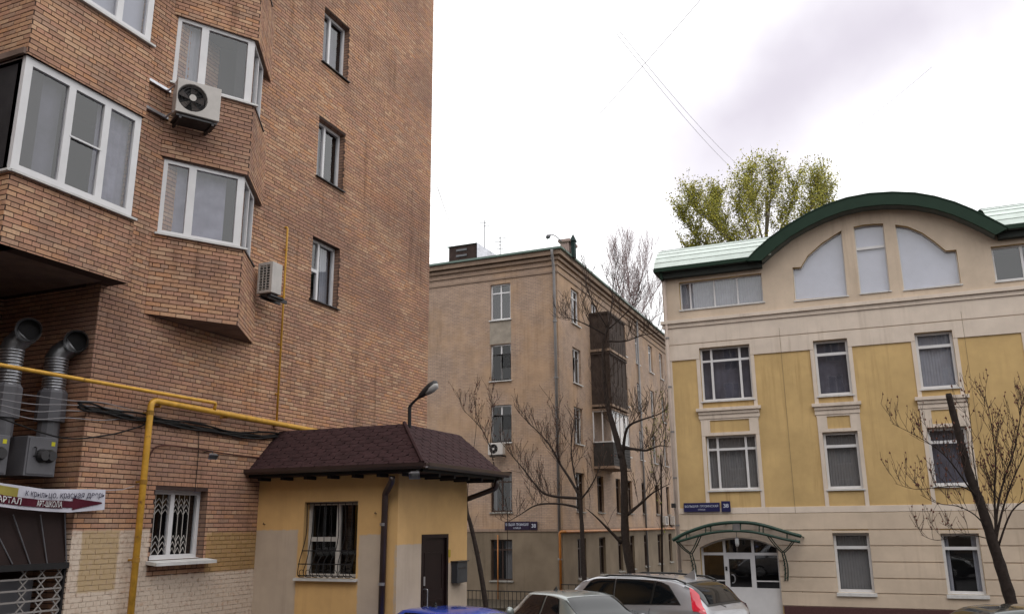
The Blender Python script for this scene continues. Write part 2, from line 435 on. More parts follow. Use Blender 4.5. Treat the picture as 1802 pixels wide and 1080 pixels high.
# ================================================================== GROUND
def gz(y): return 0.0 if y < 16 else -.04*(min(y, 44)-16)
ys_ = [-400, -60, -20, 0, 10, 16, 20, 24, 28, 32, 36, 40, 44, 80, 200, 900]
xs_ = [-500, -100, -40, -20, -10, 0, 10, 20, 40, 100, 500]
mb = MB()
mb.add([(x, y, gz(y)) for y in ys_ for x in xs_], [(j*len(xs_)+i, j*len(xs_)+i+1, (j+1)*len(xs_)+i+1, (j+1)*len(xs_)+i) for j in range(len(ys_)-1) for i in range(len(xs_)-1)])
ASPH = pbr('wet_asphalt', (.055, .054, .056), .65, var=.3, scale=1.2, bs=70, bd=.5)
struct(mb, 'ground', ASPH)
KERB = pbr('concrete_kerb', (.25, .24, .22), .9, var=.2, bs=50, bd=.3, streak=.4)
PAVE = pbr('pavement_asphalt', (.09, .085, .08), .9, var=.3, scale=2, bs=60, bd=.4)
def slab(name, x0, x1, y0, y1, h, mat):
    yy = sorted({y0, y1, *[y for y in ys_ if y0 < y < y1]}); mb = MB()
    for a, b in zip(yy, yy[1:]):
        P = [(x, y, gz(y)+dz) for dz in (-.1, h) for y in (a, b) for x in (x0, x1)]
        mb.add(P, [(4,5,7,6),(0,1,5,4),(1,3,7,5),(3,2,6,7),(2,0,4,6)])
    return struct(mb, name, mat)
slab('pavement', -10.95, -7.9, -20, 13.3, .12, PAVE); slab('kerb', -7.896, -7.75, -20, 13.3, .13, KERB)
slab('yard_pavement', -7.0, 12, 30.2, 31.95, .12, PAVE); slab('kerb_far', -7.0, 12, 30.05, 30.196, .13, KERB)
slab('planting_bed', -22, -9.5, 33.6, 40.6, .1, pbr('bare_soil', (.05, .04, .028), .95, var=.4, scale=2, bd=.6))

# ================================================================== BRICK TOWER
TX = -11.0
tower = thing('brick_tower', 'tall brown brick apartment tower with bay windows filling the left side', 'building', (TX, 14, 0))
BZ = [6.15, 6.42]                                    # undersides of the two bays
FL = 2.87
YC = 9.31                                            # corner where the entrance recess begins
YE = at(757, 370, 0, TX).y                           # far corner of the tower
MW = frame((TX, 0, 0), (0, 1, 0), (1, 0, 0))         # main wall: u = world Y, v = world Z
ALLBR = []                                           # (frame origin, U, N, u, v, length) of every brick
def brickwork(O, U, Nn, u0, u1, v0, v1, holes=(), proud=.006, seed=0):
    rnd = random.Random(seed); P = .26; H_ = .075
    j0 = int(math.floor(v0/H_)); j = j0
    while j*H_ < v1-.02:
        va, vb = max(j*H_+.0075, v0), min((j+1)*H_-.0075, v1)
        header = (j % 6 == 3)
        L = .13 if header else P
        off = 0 if j % 2 == 0 else L/2
        spans = [(u0, u1)]
        for h in holes:
            if h[1] < vb and h[3] > va:
                ns = []
                for a, b in spans:
                    if h[2] <= a or h[0] >= b: ns.append((a, b)); continue
                    if h[0] > a: ns.append((a, h[0]))
                    if h[2] < b: ns.append((h[2], b))
                spans = ns
        if vb-va > .02:
            for a, b in spans:
                k = math.floor((a-off)/L)
                while off+k*L < b:
                    x0, x1 = max(off+k*L+.0055, a), min(off+(k+1)*L-.0055, b)
                    if x1-x0 > .025: ALLBR.append((O, U, Nn, x0, x1, va, vb, proud+rnd.uniform(-.002, .003)))
                    k += 1
        j += 1
# --- main wall openings
WY0, WY1 = 14.66, 15.70
upper = [(WY0, 7.50+i*FL, WY1, 8.93+i*FL) for i in range(5)]
g0, g1 = at(268, 985, 0, TX), at(366, 868, 0, TX)
gw = (10.82, g0.z, 12.03, at(275, 862, 0, TX).z+.02)
BRTOP = 20.2; TOP = 27.0
holes = upper+[gw]
mb = MB(); mb.prism(MW, rect(YC, -.3, YE, TOP), [rect(*h) for h in holes], -.32, 0, 0, side_mi=1)
mb.build('wall', [MORTAR, BRICKTEX], tower)
brickwork((TX, 0, 0), (0, 1, 0), (1, 0, 0), YC, YE, 0.0, BRTOP, holes, seed=1)
XB_ = -10.57
# --- recess: side wall facing the camera, back wall, added shade slab and end wall
MS = frame((TX, YC, 0), (-1, 0, 0), (0, -1, 0))
mb = MB(); mb.prism(MS, rect(0.325, -.3, 2.2, TOP), [], -.3, 0); mb.build('recess_side_wall', MORTAR, tower)
brickwork((TX, YC, 0), (-1, 0, 0), (0, -1, 0), 0.0, 2.2, 0, 6.42, (), seed=2)
MBK = frame((TX-2.2, 0, 0), (0, 1, 0), (1, 0, 0))
mb = MB(); mb.prism(MBK, rect(2.0, -.3, YC-.003, 6.42), [], -.3, 0); mb.build('recess_back_wall', MORTAR, tower)
brickwork((TX-2.2, 0, 0), (0, 1, 0), (1, 0, 0), 5.6, YC, 1.0, 6.42, (), seed=3)
mb = MB(); mb.box((TX-12, 2, -.3), (TX-2.51, YE, TOP)); mb.box((TX-2.5, 2, 6.6), (TX-1.6, YC+.3, TOP)); mb.box((TX-12, YE-.3, -.3), (TX-.32, YE-.002, TOP)); mb.box((TX-12, 2, TOP), (TX+.05, YE+.05, TOP+.5))
mb.build('block', BRICKTEX, tower)
mb = MB(); mb.box((TX-2.49, 5.6, 6.425), (XB_-.05, 7.2, 6.598)); mb.build('added_shade_slab', SOFFIT, tower)  # unseen overhead slab, added to darken the recess
mb = MB(); mb.box((TX-2.5, 5.3, -.3), (XB_-.05, 5.598, 6.598)); mb.build('added_shade_wall', BRICKTEX, tower)  # unseen wall added at the left to keep light out of the recess
# --- rectangular bay at the left
XB = -10.57; YB0 = 7.27; YB1 = 9.43
MF = frame((XB, 0, 0), (0, 1, 0), (1, 0, 0)); ML = frame((XB, YB0, 0), (-1, 0, 0), (0, -1, 0)); MR = frame((XB, YB1, 0), (1, 0, 0), (0, 1, 0))
b1 = []
bz = [(6.42, 7.50), (9.27, 10.60), (12.14, 13.47), (15.01, 16.34), (17.88, TOP)]
for i, (z0, z1) in enumerate(bz):
    mb = MB()
    mb.prism(MF, rect(YB0, z0, YB1, z1), [], -.25, 0, 0)
    mb.prism(ML, rect(0.002, z0, 1.73, z1), [], -.25, -.001, 0)
    mb.box((TX+.001, YB1-.25, z0), (XB-.25, YB1-.001, z1), 0)
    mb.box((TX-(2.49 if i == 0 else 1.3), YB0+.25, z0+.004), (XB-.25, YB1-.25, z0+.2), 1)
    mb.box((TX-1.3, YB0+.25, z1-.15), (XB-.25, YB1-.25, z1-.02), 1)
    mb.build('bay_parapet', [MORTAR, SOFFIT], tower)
    brickwork((XB, 0, 0), (0, 1, 0), (1, 0, 0), YB0, YB1, z0, min(z1, 18.6), (), seed=10+i)
    brickwork((XB, YB0, 0), (-1, 0, 0), (0, -1, 0), .0, 1.73, z0, min(z1, 16.4), (), seed=20+i)
    brickwork((XB, YB1, 0), (-1, 0, 0), (0, 1, 0), .0, .43, z0, min(z1, 13.5), (), seed=30+i)
    if i < 4:
        zb, zt = z1, bz[i+1][0]
        # glazing with thick corner post, three lights at the front, one at the side
        u0, u1 = YB0+.02, YB1-.03; h = zt-zb
        cs = cells_grid(u0, zb, u1, zt, [u0+.80, u0+1.45], [], b=.12, m=.12)
        window(tower, MF, (u0, zb, u1, zt), cs, ['outer', 'blind', 'net', 'net'][i], setback=.04, label='three-light white window at the front of the rectangular bay', room=.9)
        mb = MB(); mb.mbox(MF, u0+.84, u0+1.42, zb+h*.5-.014, zb+h*.5+.014, -.07, -.035); mb.build('glazing_bar', PVC, tower)
        window(tower, ML, (.14, zb, 1.6, zt), cells_grid(.14, zb, 1.6, zt, [.8], [], b=.08, m=.1), 'net', setback=.04, room=.3)
        sill(tower, MF, u0-.04, u1+.03, zb+.01, .07, .035, .1)
        sill(tower, ML, -.04, 1.6, zb+.01, .07, .035, .1)
        mb = MB(); mb.box((TX+.002, YB1-.12, zb), (XB-.06, YB1-.04, zt)); mb.build('bay_end_wall', BRICKTEX, tower)
    # concrete string at the top of every glazing, seen at the left return
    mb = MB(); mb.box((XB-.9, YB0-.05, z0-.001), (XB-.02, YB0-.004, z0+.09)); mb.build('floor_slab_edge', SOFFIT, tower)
# --- triangular bay
A2 = Vector((TX, 10.20)); C2 = Vector((TX, 12.94)); B2 = Vector((-10.19, 11.55))
def bayframe(P, Q, c):
    d = (Q-P).normalized(); n = Vector((d.y, -d.x)); n = n if n.x > 0 else -n
    return frame((P.x, P.y, 0), (d.x, d.y, 0), (n.x, n.y, 0)), (P.x, P.y, 0), (d.x, d.y, 0), (n.x, n.y, 0), (Q-P).length
t1 = bayframe(A2, B2, 0); t2 = bayframe(B2, C2, 0)
tz = [(6.15, 7.60), (8.98, 10.45), (11.80, 13.32), (14.67, 16.19), (17.54, TOP)]
for i, (z0, z1) in enumerate(tz):
    mb = MB()
    loop = [(A2.x-.1, A2.y-.12), (B2.x, B2.y), (C2.x-.1, C2.y+.12)]
    P = [(x, y, z0) for x, y in loop]+[(x, y, z1) for x, y in loop]
    mb.add(P, [(0,1,4,3),(1,2,5,4)], 0); mb.add(P, [(0,2,1),(3,4,5)], 1)
    mb.build('bay_parapet', [MORTAR, SOFFIT], tower)
    brickwork(t1[1], t1[2], t1[3], .02, t1[4]+.004, z0, min(z1, 19.5), (), seed=40+i)
    brickwork(t2[1], t2[2], t2[3], .0, t2[4]-.02, z0, min(z1, 19.5), (), seed=50+i)
    if i < 4:
        zb, zt = z1, tz[i+1][0]; h = zt-zb
        ue = t1[4]-.05                                # glazing follows the long face, then turns straight back
        M1 = t1[0]
        u0 = .10
        cs = cells_grid(u0, zb, ue, zt, [u0+.5], [], b=.07, m=.13)
        cs[-1] = (cs[-1][0], cs[-1][1], cs[-1][2]-.05, cs[-1][3])
        window(tower, M1, (u0, zb, ue, zt), cs, ['most', 'left', 'net', 'net'][i], setback=.05, room=.5, label='white window on the long face of the pointed bay')
        e = M1(ue, 0, -.05)
        bd_ = Vector(t2[2]); bn_ = Vector(t2[3])
        Mr = frame((e.x, e.y, 0), bd_, bn_)
        wl = 1.05
        window(tower, Mr, (.0, zb, wl, zt), cells_grid(0, zb, wl, zt, [.55], [], b=.06, m=.07), 'net', setback=0, room=.25)
        sill(tower, M1, u0-.06, ue+.12, zb+.01, .06, .035, .1)
        sill(tower, t2[0], -.05, t2[4]-.5, zb+.01, .03, .03, .4, mat=DARKMETAL)
# --- windows of the plain wall
for i, hcell in enumerate(upper):
    u0, v0, u1, v1 = hcell
    tr = [v0+.72] if i == 0 else []
    window(tower, MW, hcell, cells_grid(u0, v0, u1, v1, [u0+.43], [tr, []], b=.06, m=.07), ['right', 'left', 'net', 'dark', 'net'][i], setback=.14,
           label=['window above the hut with a small fitted sash', 'dark window on the plain wall, second above the hut', 'curtained window near the top edge', None, None][i])
    sill(tower, MW, u0-.04, u1+.04, v0+.005, .07, .02, .14, mat=DARKMETAL)
u0, v0, u1, v1 = gw
gwin = window(tower, MW, gw, cells_grid(u0, v0, u1, v1, [u0+.56], [], b=.07, m=.09), 'none', setback=.16, label='ground floor window behind folding lattice grille')
sill(tower, MW, u0-.07, u1+.09, v0+.01, .24, .05, .16)
mb = MB()
for a, b in ((u0+.05, u0+.52), (u0+.61, u0+.98)):
    n = 4
    for i in range(n):
        x = a+(b-a)*i/(n-1); mb.tube([MW(x, v0+.06, -.185), MW(x, v1-.06, -.185)], .006, 5)
    for r_ in range(3):
        for (za, zb_) in ((v0+.08+r_*.10, v0+.18+r_*.10), (v0+.72+r_*.09, v0+.81+r_*.09)):
            for i in range(n-1):
                xa, xb = a+(b-a)*i/(n-1), a+(b-a)*(i+1)/(n-1); xm = (xa+xb)/2
                mb.tube([MW(xa, za, -.19), MW(xm, zb_, -.19), MW(xb, za, -.19)], .006, 4)
mb.build('window_grille', PVC_OLD, gwin)
# --- bricks: the 300 that show largest are single parts, the rest one joined mesh
def inview(p):
    d = p-EYE; k = d.dot(fw)
    if k <= 0: return False
    x = 901+F_PX*d.dot(rt)/k; y = 540-F_PX*d.dot(up)/k
    return 0 < x < 1802 and 0 < y < 1080
cand = []
for i, (O, U, Nn, x0, x1, va, vb, pr) in enumerate(ALLBR):
    c = Vector(O)+Vector(U)*((x0+x1)/2)+Vector((0, 0, (va+vb)/2))
    if x1-x0 > .248 and vb-va > .059 and inview(c) and Vector(Nn).dot(EYE-c) > 0 and Vector(Nn).x > .5 and not (c.x < -11.5):
        d = EYE-c
        cand.append((-(Vector(Nn).dot(d.normalized()))/d.length**2, i))
cand.sort(); chosen = {i for _, i in cand[:300]}
bm_ = MB(); bm_.box((-.1245, -.030, -.03), (.1245, .030, 0))
bmesh_shared = None
joined = MB()
for i, (O, U, Nn, x0, x1, va, vb, pr) in enumerate(ALLBR):
    O, U, Nn = Vector(O), Vector(U), Vector(Nn)
    if i in chosen:
        if bmesh_shared is None:
            o = bm_.build('brick', BRICK); bmesh_shared = o.data
        else:
            o = bpy.data.objects.new('brick', bmesh_shared); COL.objects.link(o)
        c = O+U*((x0+x1)/2)+Vector((0, 0, (va+vb)/2))+Nn*pr
        X = Vector((0, 0, 1)).cross(Nn)
        mt = Matrix((X, Vector((0, 0, 1)), Nn)).transposed().to_4x4()
        o.parent = tower; o.matrix_local = Matrix.Translation(c-Vector(tower.location)) @ mt
    else:
        P = [O+U*u+Vector((0, 0, v))+Nn*d for d in (-.012, pr) for v in (va, vb) for u in (x0, x1)]
        joined.add(P, [(4,5,7,6),(0,1,5,4),(1,3,7,5),(3,2,6,7),(2,0,4,6)])
jo = joined.build('brickwork', BRICK, tower, fix=False); jo['kind'] = 'stuff'
bm2 = bmesh.new(); bm2.from_mesh(jo.data); bmesh.ops.recalc_face_normals(bm2, faces=bm2.faces); bm2.to_mesh(jo.data); bm2.free()

# ================================================================== GAS PIPES ON THE TOWER
PX = TX+.16
def pipe_px(pts, x, smooth=True): return [at(u, v, 0, x) for u, v in pts]
def elbow(pts, r, k=5):                    # rounds the corners of a pipe run
    P = [Vector(p) for p in pts]; o = [P[0]]
    for i in range(1, len(P)-1):
        a = (P[i-1]-P[i]); b = (P[i+1]-P[i]); q = min(r, a.length*.45, b.length*.45)
        s, e = P[i]+a.normalized()*q, P[i]+b.normalized()*q
        for j in range(k+1):
            t = j/k; o.append(s*(1-t)**2+P[i]*2*t*(1-t)+e*t*t)
    return o+[P[-1]]
z_main = at(263, 703, 0, PX).z
ypipe = at(259, 780, 0, PX).y
yend = 13.75
gp = thing('gas_pipe', 'thick yellow gas pipe rising up the brick tower and turning along to the hut roof', 'pipe', (PX, ypipe, 0))
mb = MB(); mb.tube(elbow([(PX, ypipe, 0), (PX, ypipe, z_main), (PX, 16.0, z_main-.10)], .12), .052, 12)
mb.build('main_pipe', GASY, gp, smooth=True)
p0 = at(0, 630, 0, PX+.05); p1 = at(380, 709, 0, PX+.05)
mb = MB(); mb.tube(elbow([(p0.x, p0.y-1.5, p1.z), (p1.x, p1.y, p1.z), (PX+.02, p1.y, z_main)], .05), .03, 10); mb.build('upper_pipe', GASY, gp, smooth=True)
mb = MB(); yy = at(246, 900, 0, TX+.06).y; mb.tube([(TX+.06, ypipe+.12, 0), (TX+.06, ypipe+.12, at(250, 875, 0, PX).z)], .018, 8); mb.build('side_pipe', GASY, gp, smooth=True)
mb = MB()
for z in (1.0, 2.2, 3.4, 4.5):
    mb.box((TX-.02, ypipe-.015, z), (PX, ypipe+.015, z+.03)); mb.tube([(PX, ypipe, z-.02), (PX, ypipe, z+.05)], .06, 12)
for y in (10.6, 12.2): mb.box((TX-.02, y-.015, z_main-.1), (PX+.01, y+.015, z_main-.055))
mb.build('pipe_clamp', pbr('rusty_clamp', (.30, .16, .03), .7, var=.3), gp)
q0 = at(503, 398, 0, TX+.07); q1 = at(487, 738, 0, TX+.07)
gp2 = thing('gas_pipe', 'thin yellow pipe standing on the thick gas pipe beside the pointed bay', 'pipe', (q1.x, q1.y, q1.z))
mb = MB(); mb.tube(elbow([(TX-.05, q1.y-.02, q0.z), (TX+.07, q1.y-.02, q0.z), (TX+.07, q1.y, q1.z-.1)], .05), .021, 8); mb.build('riser', GASY, gp2, smooth=True)
mb = MB()
for k in range(4):
    z = q1.z+(q0.z-q1.z)*(k+.5)/4; mb.box((TX-.02, q1.y-.02, z), (TX+.085, q1.y+.02, z+.025))
mb.box((TX-.02, q1.y-.05, q1.z-.12), (TX+.1, q1.y+.05, q1.z-.06)); mb.build('pipe_clamp', GASY, gp2)

# ================================================================== CABLES ON THE TOWER
CABLE = pbr('black_cable', (.015, .014, .014), .7, var=.1, bd=0)
CABLEG = pbr('grey_cable', (.24, .23, .24), .7, var=.1, bd=0)
def cable(pts, x, r, label, mat=CABLE, group=None, name='wall_cable'):
    P = bez([at(u, v, 0, x) if len(pt) == 2 else at(u, v, 0, pt[2]) for pt in pts for u, v in [pt[:2]]])
    mb = MB(); mb.tube(P, r, 6)
    return single(mb, name, mat, P[0], label, 'cable', group, smooth=True)
cable([(0, 735, -11.1), (110, 770), (190, 765), (240, 752), (290, 738), (380, 752)], TX+.05, .012, 'single black cable sagging below the bundle towards the yellow pipe')
mb = MB(); bund = bez([at(u, v, 0, TX+.05) for u, v in ((138, 712), (180, 722), (250, 735), (330, 748), (420, 764), (492, 766))])
b0 = thing('cable_bundle', 'bundle of black cables running along the brick just under the thick yellow pipe', 'cable', bund[0])
rr = random.Random(3)
for k in range(6):
    m = MB(); oz, ox = rr.uniform(-.045, .05), rr.uniform(-.02, .03)
    m.tube([p+Vector((ox, 0, oz+.02*math.sin(i*.8+k))) for i, p in enumerate(bund)], .017, 6); m.build('cable', CABLE, b0, smooth=True)
GW = ['uppermost', 'second', 'third', 'lowest']
for k, (ya, yb, yc) in enumerate(((690, 704, 716), (702, 712, 720), (712, 722, 724), (722, 735, 728))):
    cable([(0, ya, -10.9), (60, ya+6+k*3, -10.92), (120, yb, -10.94), (180, yb+4, -10.95), (235, yc+6, -10.96)], TX+.05, .007,
          f'thin grey wire crossing in front of the metal ducts, {GW[k]} of the four', CABLEG, 'grey wires in front of the ducts', 'wire')
cable([(252, 880), (257, 830), (268, 793), (290, 783), (350, 790), (400, 798), (458, 805)], TX+.04, .012, 'dark red-brown cable bending over the lattice window to the hut roof', pbr('brown_cable', (.07, .025, .02), .6, bd=0))
cable([(350, 756), (349, 800), (343, 865)], TX+.03, .006, 'thin black cable dropping to the top of the lattice window')
cable([(252, 880), (250, 905), (246, 960), (240, 1000)], TX+.04, .010, 'black cable hanging down behind the thick yellow pipe')
# small spotlight on the brick
def floodlight(loc, n, label, s=1):
    t = thing('floodlight', label, 'lamp', loc); n = Vector(n).normalized()
    L = Vector(loc); a = n.cross(Vector((0, 0, 1))).normalized(); u = a.cross(n).normalized()
    M = lambda x, y, d: L+a*x+u*y+n*d
    mb = MB(); P = [M(x*q, y*q, d) for d, q in ((0, .7), (.07*s, 1)) for x, y in ((-.08*s, -.05*s), (.08*s, -.05*s), (.08*s, .05*s), (-.08*s, .05*s))]
    mb.add(P, [(0,3,2,1),(0,1,5,4),(1,2,6,5),(2,3,7,6),(3,0,4,7)]); mb.build('lamp_housing', GALV, t)
    mb = MB(); mb.add([M(x, y, .071*s) for x, y in ((-.07*s, -.04*s), (.07*s, -.04*s), (.07*s, .04*s), (-.07*s, .04*s))], [(0,1,2,3)]); mb.build('lens', GLASS, t)
    return t, M
t, M = floodlight(at(374, 800, 0, TX+.2), (.6, -.4, -.6), 'small silver spotlight on the brick above the lattice window')
mb = MB(); p = at(374, 797, 0, TX+.2); mb.tube([(TX-.02, p.y, p.z+.03), (p.x, p.y, p.z+.03), p], .012, 6); mb.build('bracket', DARKMETAL, t)

# ================================================================== AIR CONDITIONERS
ACW = pbr('aged_white_casing', (.44, .41, .385), .5, var=.1, scale=4, bd=.03, streak=.5)
def aircon(M, w_, h_, d_, label, loc, fan=True, group='air conditioner units'):
    t = thing('air_conditioner', label, 'air conditioner', loc, group)
    mb = MB()
    if fan:
        c = (w_*.36, h_*.5); R_ = h_*.40; loop = [(c[0]+R_*math.cos(a*math.pi/12), c[1]+R_*math.sin(a*math.pi/12)) for a in range(24)]
        mb.prism(M, rect(0, 0, w_, h_), [loop], 0, d_); mb.build('casing', ACW, t, bevel=.012)
        mb = MB(); mb.add([M(u, v, d_*.55) for u, v in loop], [tuple(range(24))]); mb.build('fan_recess', BLACK, t)
        for k in range(5):
            a = k*2*math.pi/5; mb = MB()
            pts = [(c[0]+r_*math.cos(a+q), c[1]+r_*math.sin(a+q)) for r_, q in ((.04, -.2), (R_*.9, -.15), (R_*.93, .45), (.05, .6))]
            mb.add([M(pts[i][0], pts[i][1], d_*.62+(.03 if i in (2, 3) else 0)) for i in range(4)], [(0,1,2,3)]); mb.build('fan_blade', pbr('fan_grey', (.10, .085, .08), .6, bd=0), t)
        mb = MB()
        for q in (.35, .55, .75, .95):
            mb.tube([M(c[0]+R_*q*math.cos(a*math.pi/12), c[1]+R_*q*math.sin(a*math.pi/12), d_+.004) for a in range(25)], .004, 4, caps=False)
        for k in range(12):
            a = k*math.pi/6; mb.tube([M(c[0]+R_*.2*math.cos(a), c[1]+R_*.2*math.sin(a), d_+.003), M(c[0]+R_*math.cos(a), c[1]+R_*math.sin(a), d_+.003)], .003, 4, caps=False)
        mb.build('fan_guard', DARKMETAL, t)
        mb = MB(); mb.disc(M(c[0], c[1], d_+.01), M(0, 0, 1)-M(0, 0, 0), R_*.24); mb.build('fan_hub', ACW, t)
    else:
        mb.prism(M, rect(0, 0, w_, h_), [rect(w_*.12, h_*.1, w_*.8, h_*.9)], 0, d_); mb.build('casing', ACW, t, bevel=.01)
        mb = MB(); mb.add([M(u, v, d_*.8) for u, v in rect(w_*.12, h_*.1, w_*.8, h_*.9)], [(0,1,2,3)]); mb.build('coil', pbr('coil_dark', (.05, .06, .06), .7, bd=0), t)
        for k in range(9):
            v = h_*(.1+.8*(k+.5)/9); mb = MB(); mb.mbox(M, w_*.12, w_*.8, v-.006, v+.006, d_*.9, d_*.985); mb.build('slat', ACW, t)
        for k in range(1, 3):
            u = w_*(.12+.68*k/3); mb = MB(); mb.mbox(M, u-.006, u+.006, h_*.1, h_*.9, d_*.9, d_*.99); mb.build('slat', ACW, t)
    mb = MB(); mb.mbox(M, .03, w_-.03, -.06, -.03, -.15, d_*.9); mb.mbox(M, .08, .12, -.1, -.03, -.3, d_*.9); mb.mbox(M, w_-.12, w_-.08, -.1, -.03, -.3, d_*.9); mb.build('bracket', DARKMETAL, t)
    return t
n1 = Vector(t1[3]); d1 = Vector(t1[2])
pA = Vector((A2.x, A2.y, 0))+n1*.50
k0 = atp(308, 197, pA, n1); k1 = atp(386, 212, pA, n1); k2 = atp(312, 138, pA, n1)
wac = (k1-k0).dot(d1); hac = k2.z-k0.z
org = Vector((k0.x, k0.y, (k0.z+k1.z)/2))-n1*.28
ac1 = aircon(frame(org, d1, n1), wac, hac, .28, 'air conditioner with a round fan in front of the middle bay window', org)
for z in (org.z+hac*.85, org.z+.02):
    mb = MB(); mb.box((TX+.01, org.y-.5, z), (TX+.07, org.y+.1, z+.05)); mb.tube([(TX+.05, org.y+.05, z+.02), Vector((org.x, org.y, z+.02))+n1*.14], .018, 6)
    mb.build('support_arm', GALV, ac1)
k0 = at(451, 517, 1, 12.75); k1 = at(477, 517, 1, 12.75); k2 = at(451, 464, 1, 12.75)
aircon(frame((k0.x, 13.05, k0.z), (1, 0, 0), (0, -1, 0)), k1.x-k0.x, k2.z-k0.z, .30, 'air conditioner with square slatted grille right of the pointed bay', (k0.x, 13.05, k0.z), fan=False)

# ================================================================== RECESS: DUCTS, CABINETS, BANNER, CANOPY, LATTICE
DUCTM = pbr('dull_duct_metal', (.16, .16, .165), .38, metal=.8, var=.25, scale=6, bd=.12)
def duct(px, label, scale=1.0):
    """elbow of ribbed sheet metal with an open mouth, on a box"""
    xD = -11.45
    c = at(*px['mouth'], 0, xD+.30); bot = at(*px['bot'], 0, xD); r = .155*scale
    t = thing('ventilation_duct', label, 'duct', bot, 'sheet metal ducts in the recess')
    top = Vector((bot.x, bot.y, at(*px['neck'], 0, xD).z))
    mouth_dir = (EYE+Vector((2, 0, .8))-c).normalized(); mouth_dir = Vector((.78, -.60, -.10)).normalized()
    pts = bez([bot, bot.lerp(top, .5), top, c-mouth_dir*.2-Vector((0, 0, .03)), c], 6)
    k = 8; mb = MB(); rs = [r*(1.05 if i % 2 else .97) for i in range(len(pts))]
    rs[-1] = r*1.12; rs[-2] = r*1.0; mb.tube(pts, rs, 20, caps=False); mb.build('duct_elbow', DUCTM, t, smooth=True)
    mb = MB(); mb.tube([c-mouth_dir*.05, c+mouth_dir*.005], [r*1.18, r*1.18], 24, caps=False); mb.tube([c-mouth_dir*.12, c-mouth_dir*.09], [r*1.16, r*1.16], 24, caps=False); mb.build('mouth_ring', GALV, t, smooth=True)
    mb = MB(); mb.disc(c-mouth_dir*.12, mouth_dir, r*.98, 24); mb.build('dark_mouth_disc', BLACK, t)  # black disc stands in for the shade inside the open mouth
    mb = MB()
    for i in range(12):
        z = bot.z+(top.z-bot.z)*(i+.5)/12*.95; mb.tube([(bot.x, bot.y, z-.008), (bot.x, bot.y, z+.008)], r*1.1, 20)
    mb.build('rib', GALV, t, smooth=True)
    mb = MB(); mb.tube([(bot.x, bot.y, bot.z-.45), (bot.x, bot.y, bot.z-.02)], [r*1.35, r*1.35], 8); mb.tube([(bot.x, bot.y, bot.z-.02), (bot.x, bot.y, bot.z+.06)], [r*1.35, r*1.02], 8)
    mb.tube([(bot.x, bot.y, bot.z-.72), (bot.x, bot.y, bot.z-.45)], [r, r], 12); mb.build('silencer', GREYPAINT, t)
duct({'mouth': (134, 600), 'neck': (107, 628), 'bot': (93, 690)}, 'ribbed metal duct with open round mouth nearest the brick corner')
duct({'mouth': (50, 580), 'neck': (26, 612), 'bot': (12, 680)}, 'ribbed metal duct with open round mouth at the left edge of the picture')
def cabinet(u0, v0, u1, v1, label, det=True):
    x = -11.12; a = at(u0, v1, 0, x); b = at(u1, v0, 0, x)
    zt = at((u0+u1)/2, v0, 0, x).z; zb = at((u0+u1)/2, v1, 0, x).z
    t = thing('metal_cabinet', label, 'cabinet', (x, a.y, zb), 'grey steel ventilation cabinets')
    mb = MB(); mb.box((x-.7, a.y, zb), (x, b.y, zt)); mb.build('cabinet_body', GREYPAINT, t, bevel=.01)
    mb = MB(); mb.box((x, a.y+.03, zb+.03), (x+.012, b.y-.03, zt-.03)); mb.build('cabinet_door', GREYPAINT, t, bevel=.003)
    W = b.y-a.y; H_ = zt-zb
    mb = MB(); mb.tube(elbow([(x, a.y+.12, zb+H_*.72), (x+.05, a.y+.12, zb+H_*.72), (x+.05, a.y+.12, zb+H_*.5), (x, a.y+.12, zb+H_*.5)], .015), .01, 6); mb.build('handle', DARKMETAL, t)
    for f in (.48, .72):
        mb = MB(); mb.tube([(x, a.y+W*f, zb+H_*.52), (x+.05, a.y+W*f, zb+H_*.52), (x+.10, a.y+W*f, zb+H_*.52)], [.10, .095, .07], 16); mb.build('round_valve', DARKMETAL, t)
    mb = MB(); mb.box((x+.0125, b.y-.12, zt-.12), (x+.015, b.y-.06, zt-.06)); mb.build('yellow_tag', pbr('yellow_tag', (.55, .5, .03), .6, bd=0), t)
cabinet(40, 768, 104, 838, 'grey steel cabinet with two round knobs above the banner, next to the brick corner')
cabinet(-60, 762, 20, 834, 'grey steel cabinet above the banner, cut off by the left edge')
BROWN = pbr('brown_corrugated_sheet', (.018, .009, .008), .6, var=.25, scale=3, bd=.05)
xC = -11.05
za = at(60, 902, 0, xC).z; zb_ = at(60, 992, 0, xC).z; yr = at(117, 950, 0, xC).y
dc = thing('entrance_canopy', 'dark brown sheet canopy under the banner with thin pale ribs', 'canopy', (xC, yr, zb_))
mb = MB(); mb.add([(xC-.12, 5.0, za+.35), (xC-.12, yr, za+.35), (xC+.02, yr, zb_), (xC+.02, 5.0, zb_)], [(0,1,2,3)])
mb.add([(xC-.14, 5.0, za+.35), (xC-.14, yr, za+.35), (xC, yr, zb_), (xC, 5.0, zb_)], [(3,2,1,0)])
mb.build('canopy_sheet', BROWN, dc, fix=False)
for (a, b) in (((23, 905), (53, 992)), ((71, 905), (83, 992)), ((114, 903), (117, 994)), ((-2, 945), (22, 992))):
    p, q = at(*a, 0, xC-.03), at(*b, 0, xC+.03); mb = MB(); mb.tube([p, q], .009, 6); mb.build('rib', GREYPAINT, dc)
mb = MB(); z = at(60, 997, 0, xC).z; mb.box((xC-.05, 5, z-.04), (xC+.08, yr+.03, z+.045)); mb.build('front_beam', BLACK, dc)
yr2 = at(112, 1040, 0, xC).y
lg = thing('lattice_fence', 'white lattice screen of crossed bars below the brown canopy', 'fence', (xC, yr2, 0))
WL = PVC_OLD
z0 = .9; rows = [at(50, v, 0, xC).z for v in (1018, 1038, 1057, 1077)]; dz = (rows[0]-rows[3])/3
y = yr2-.05
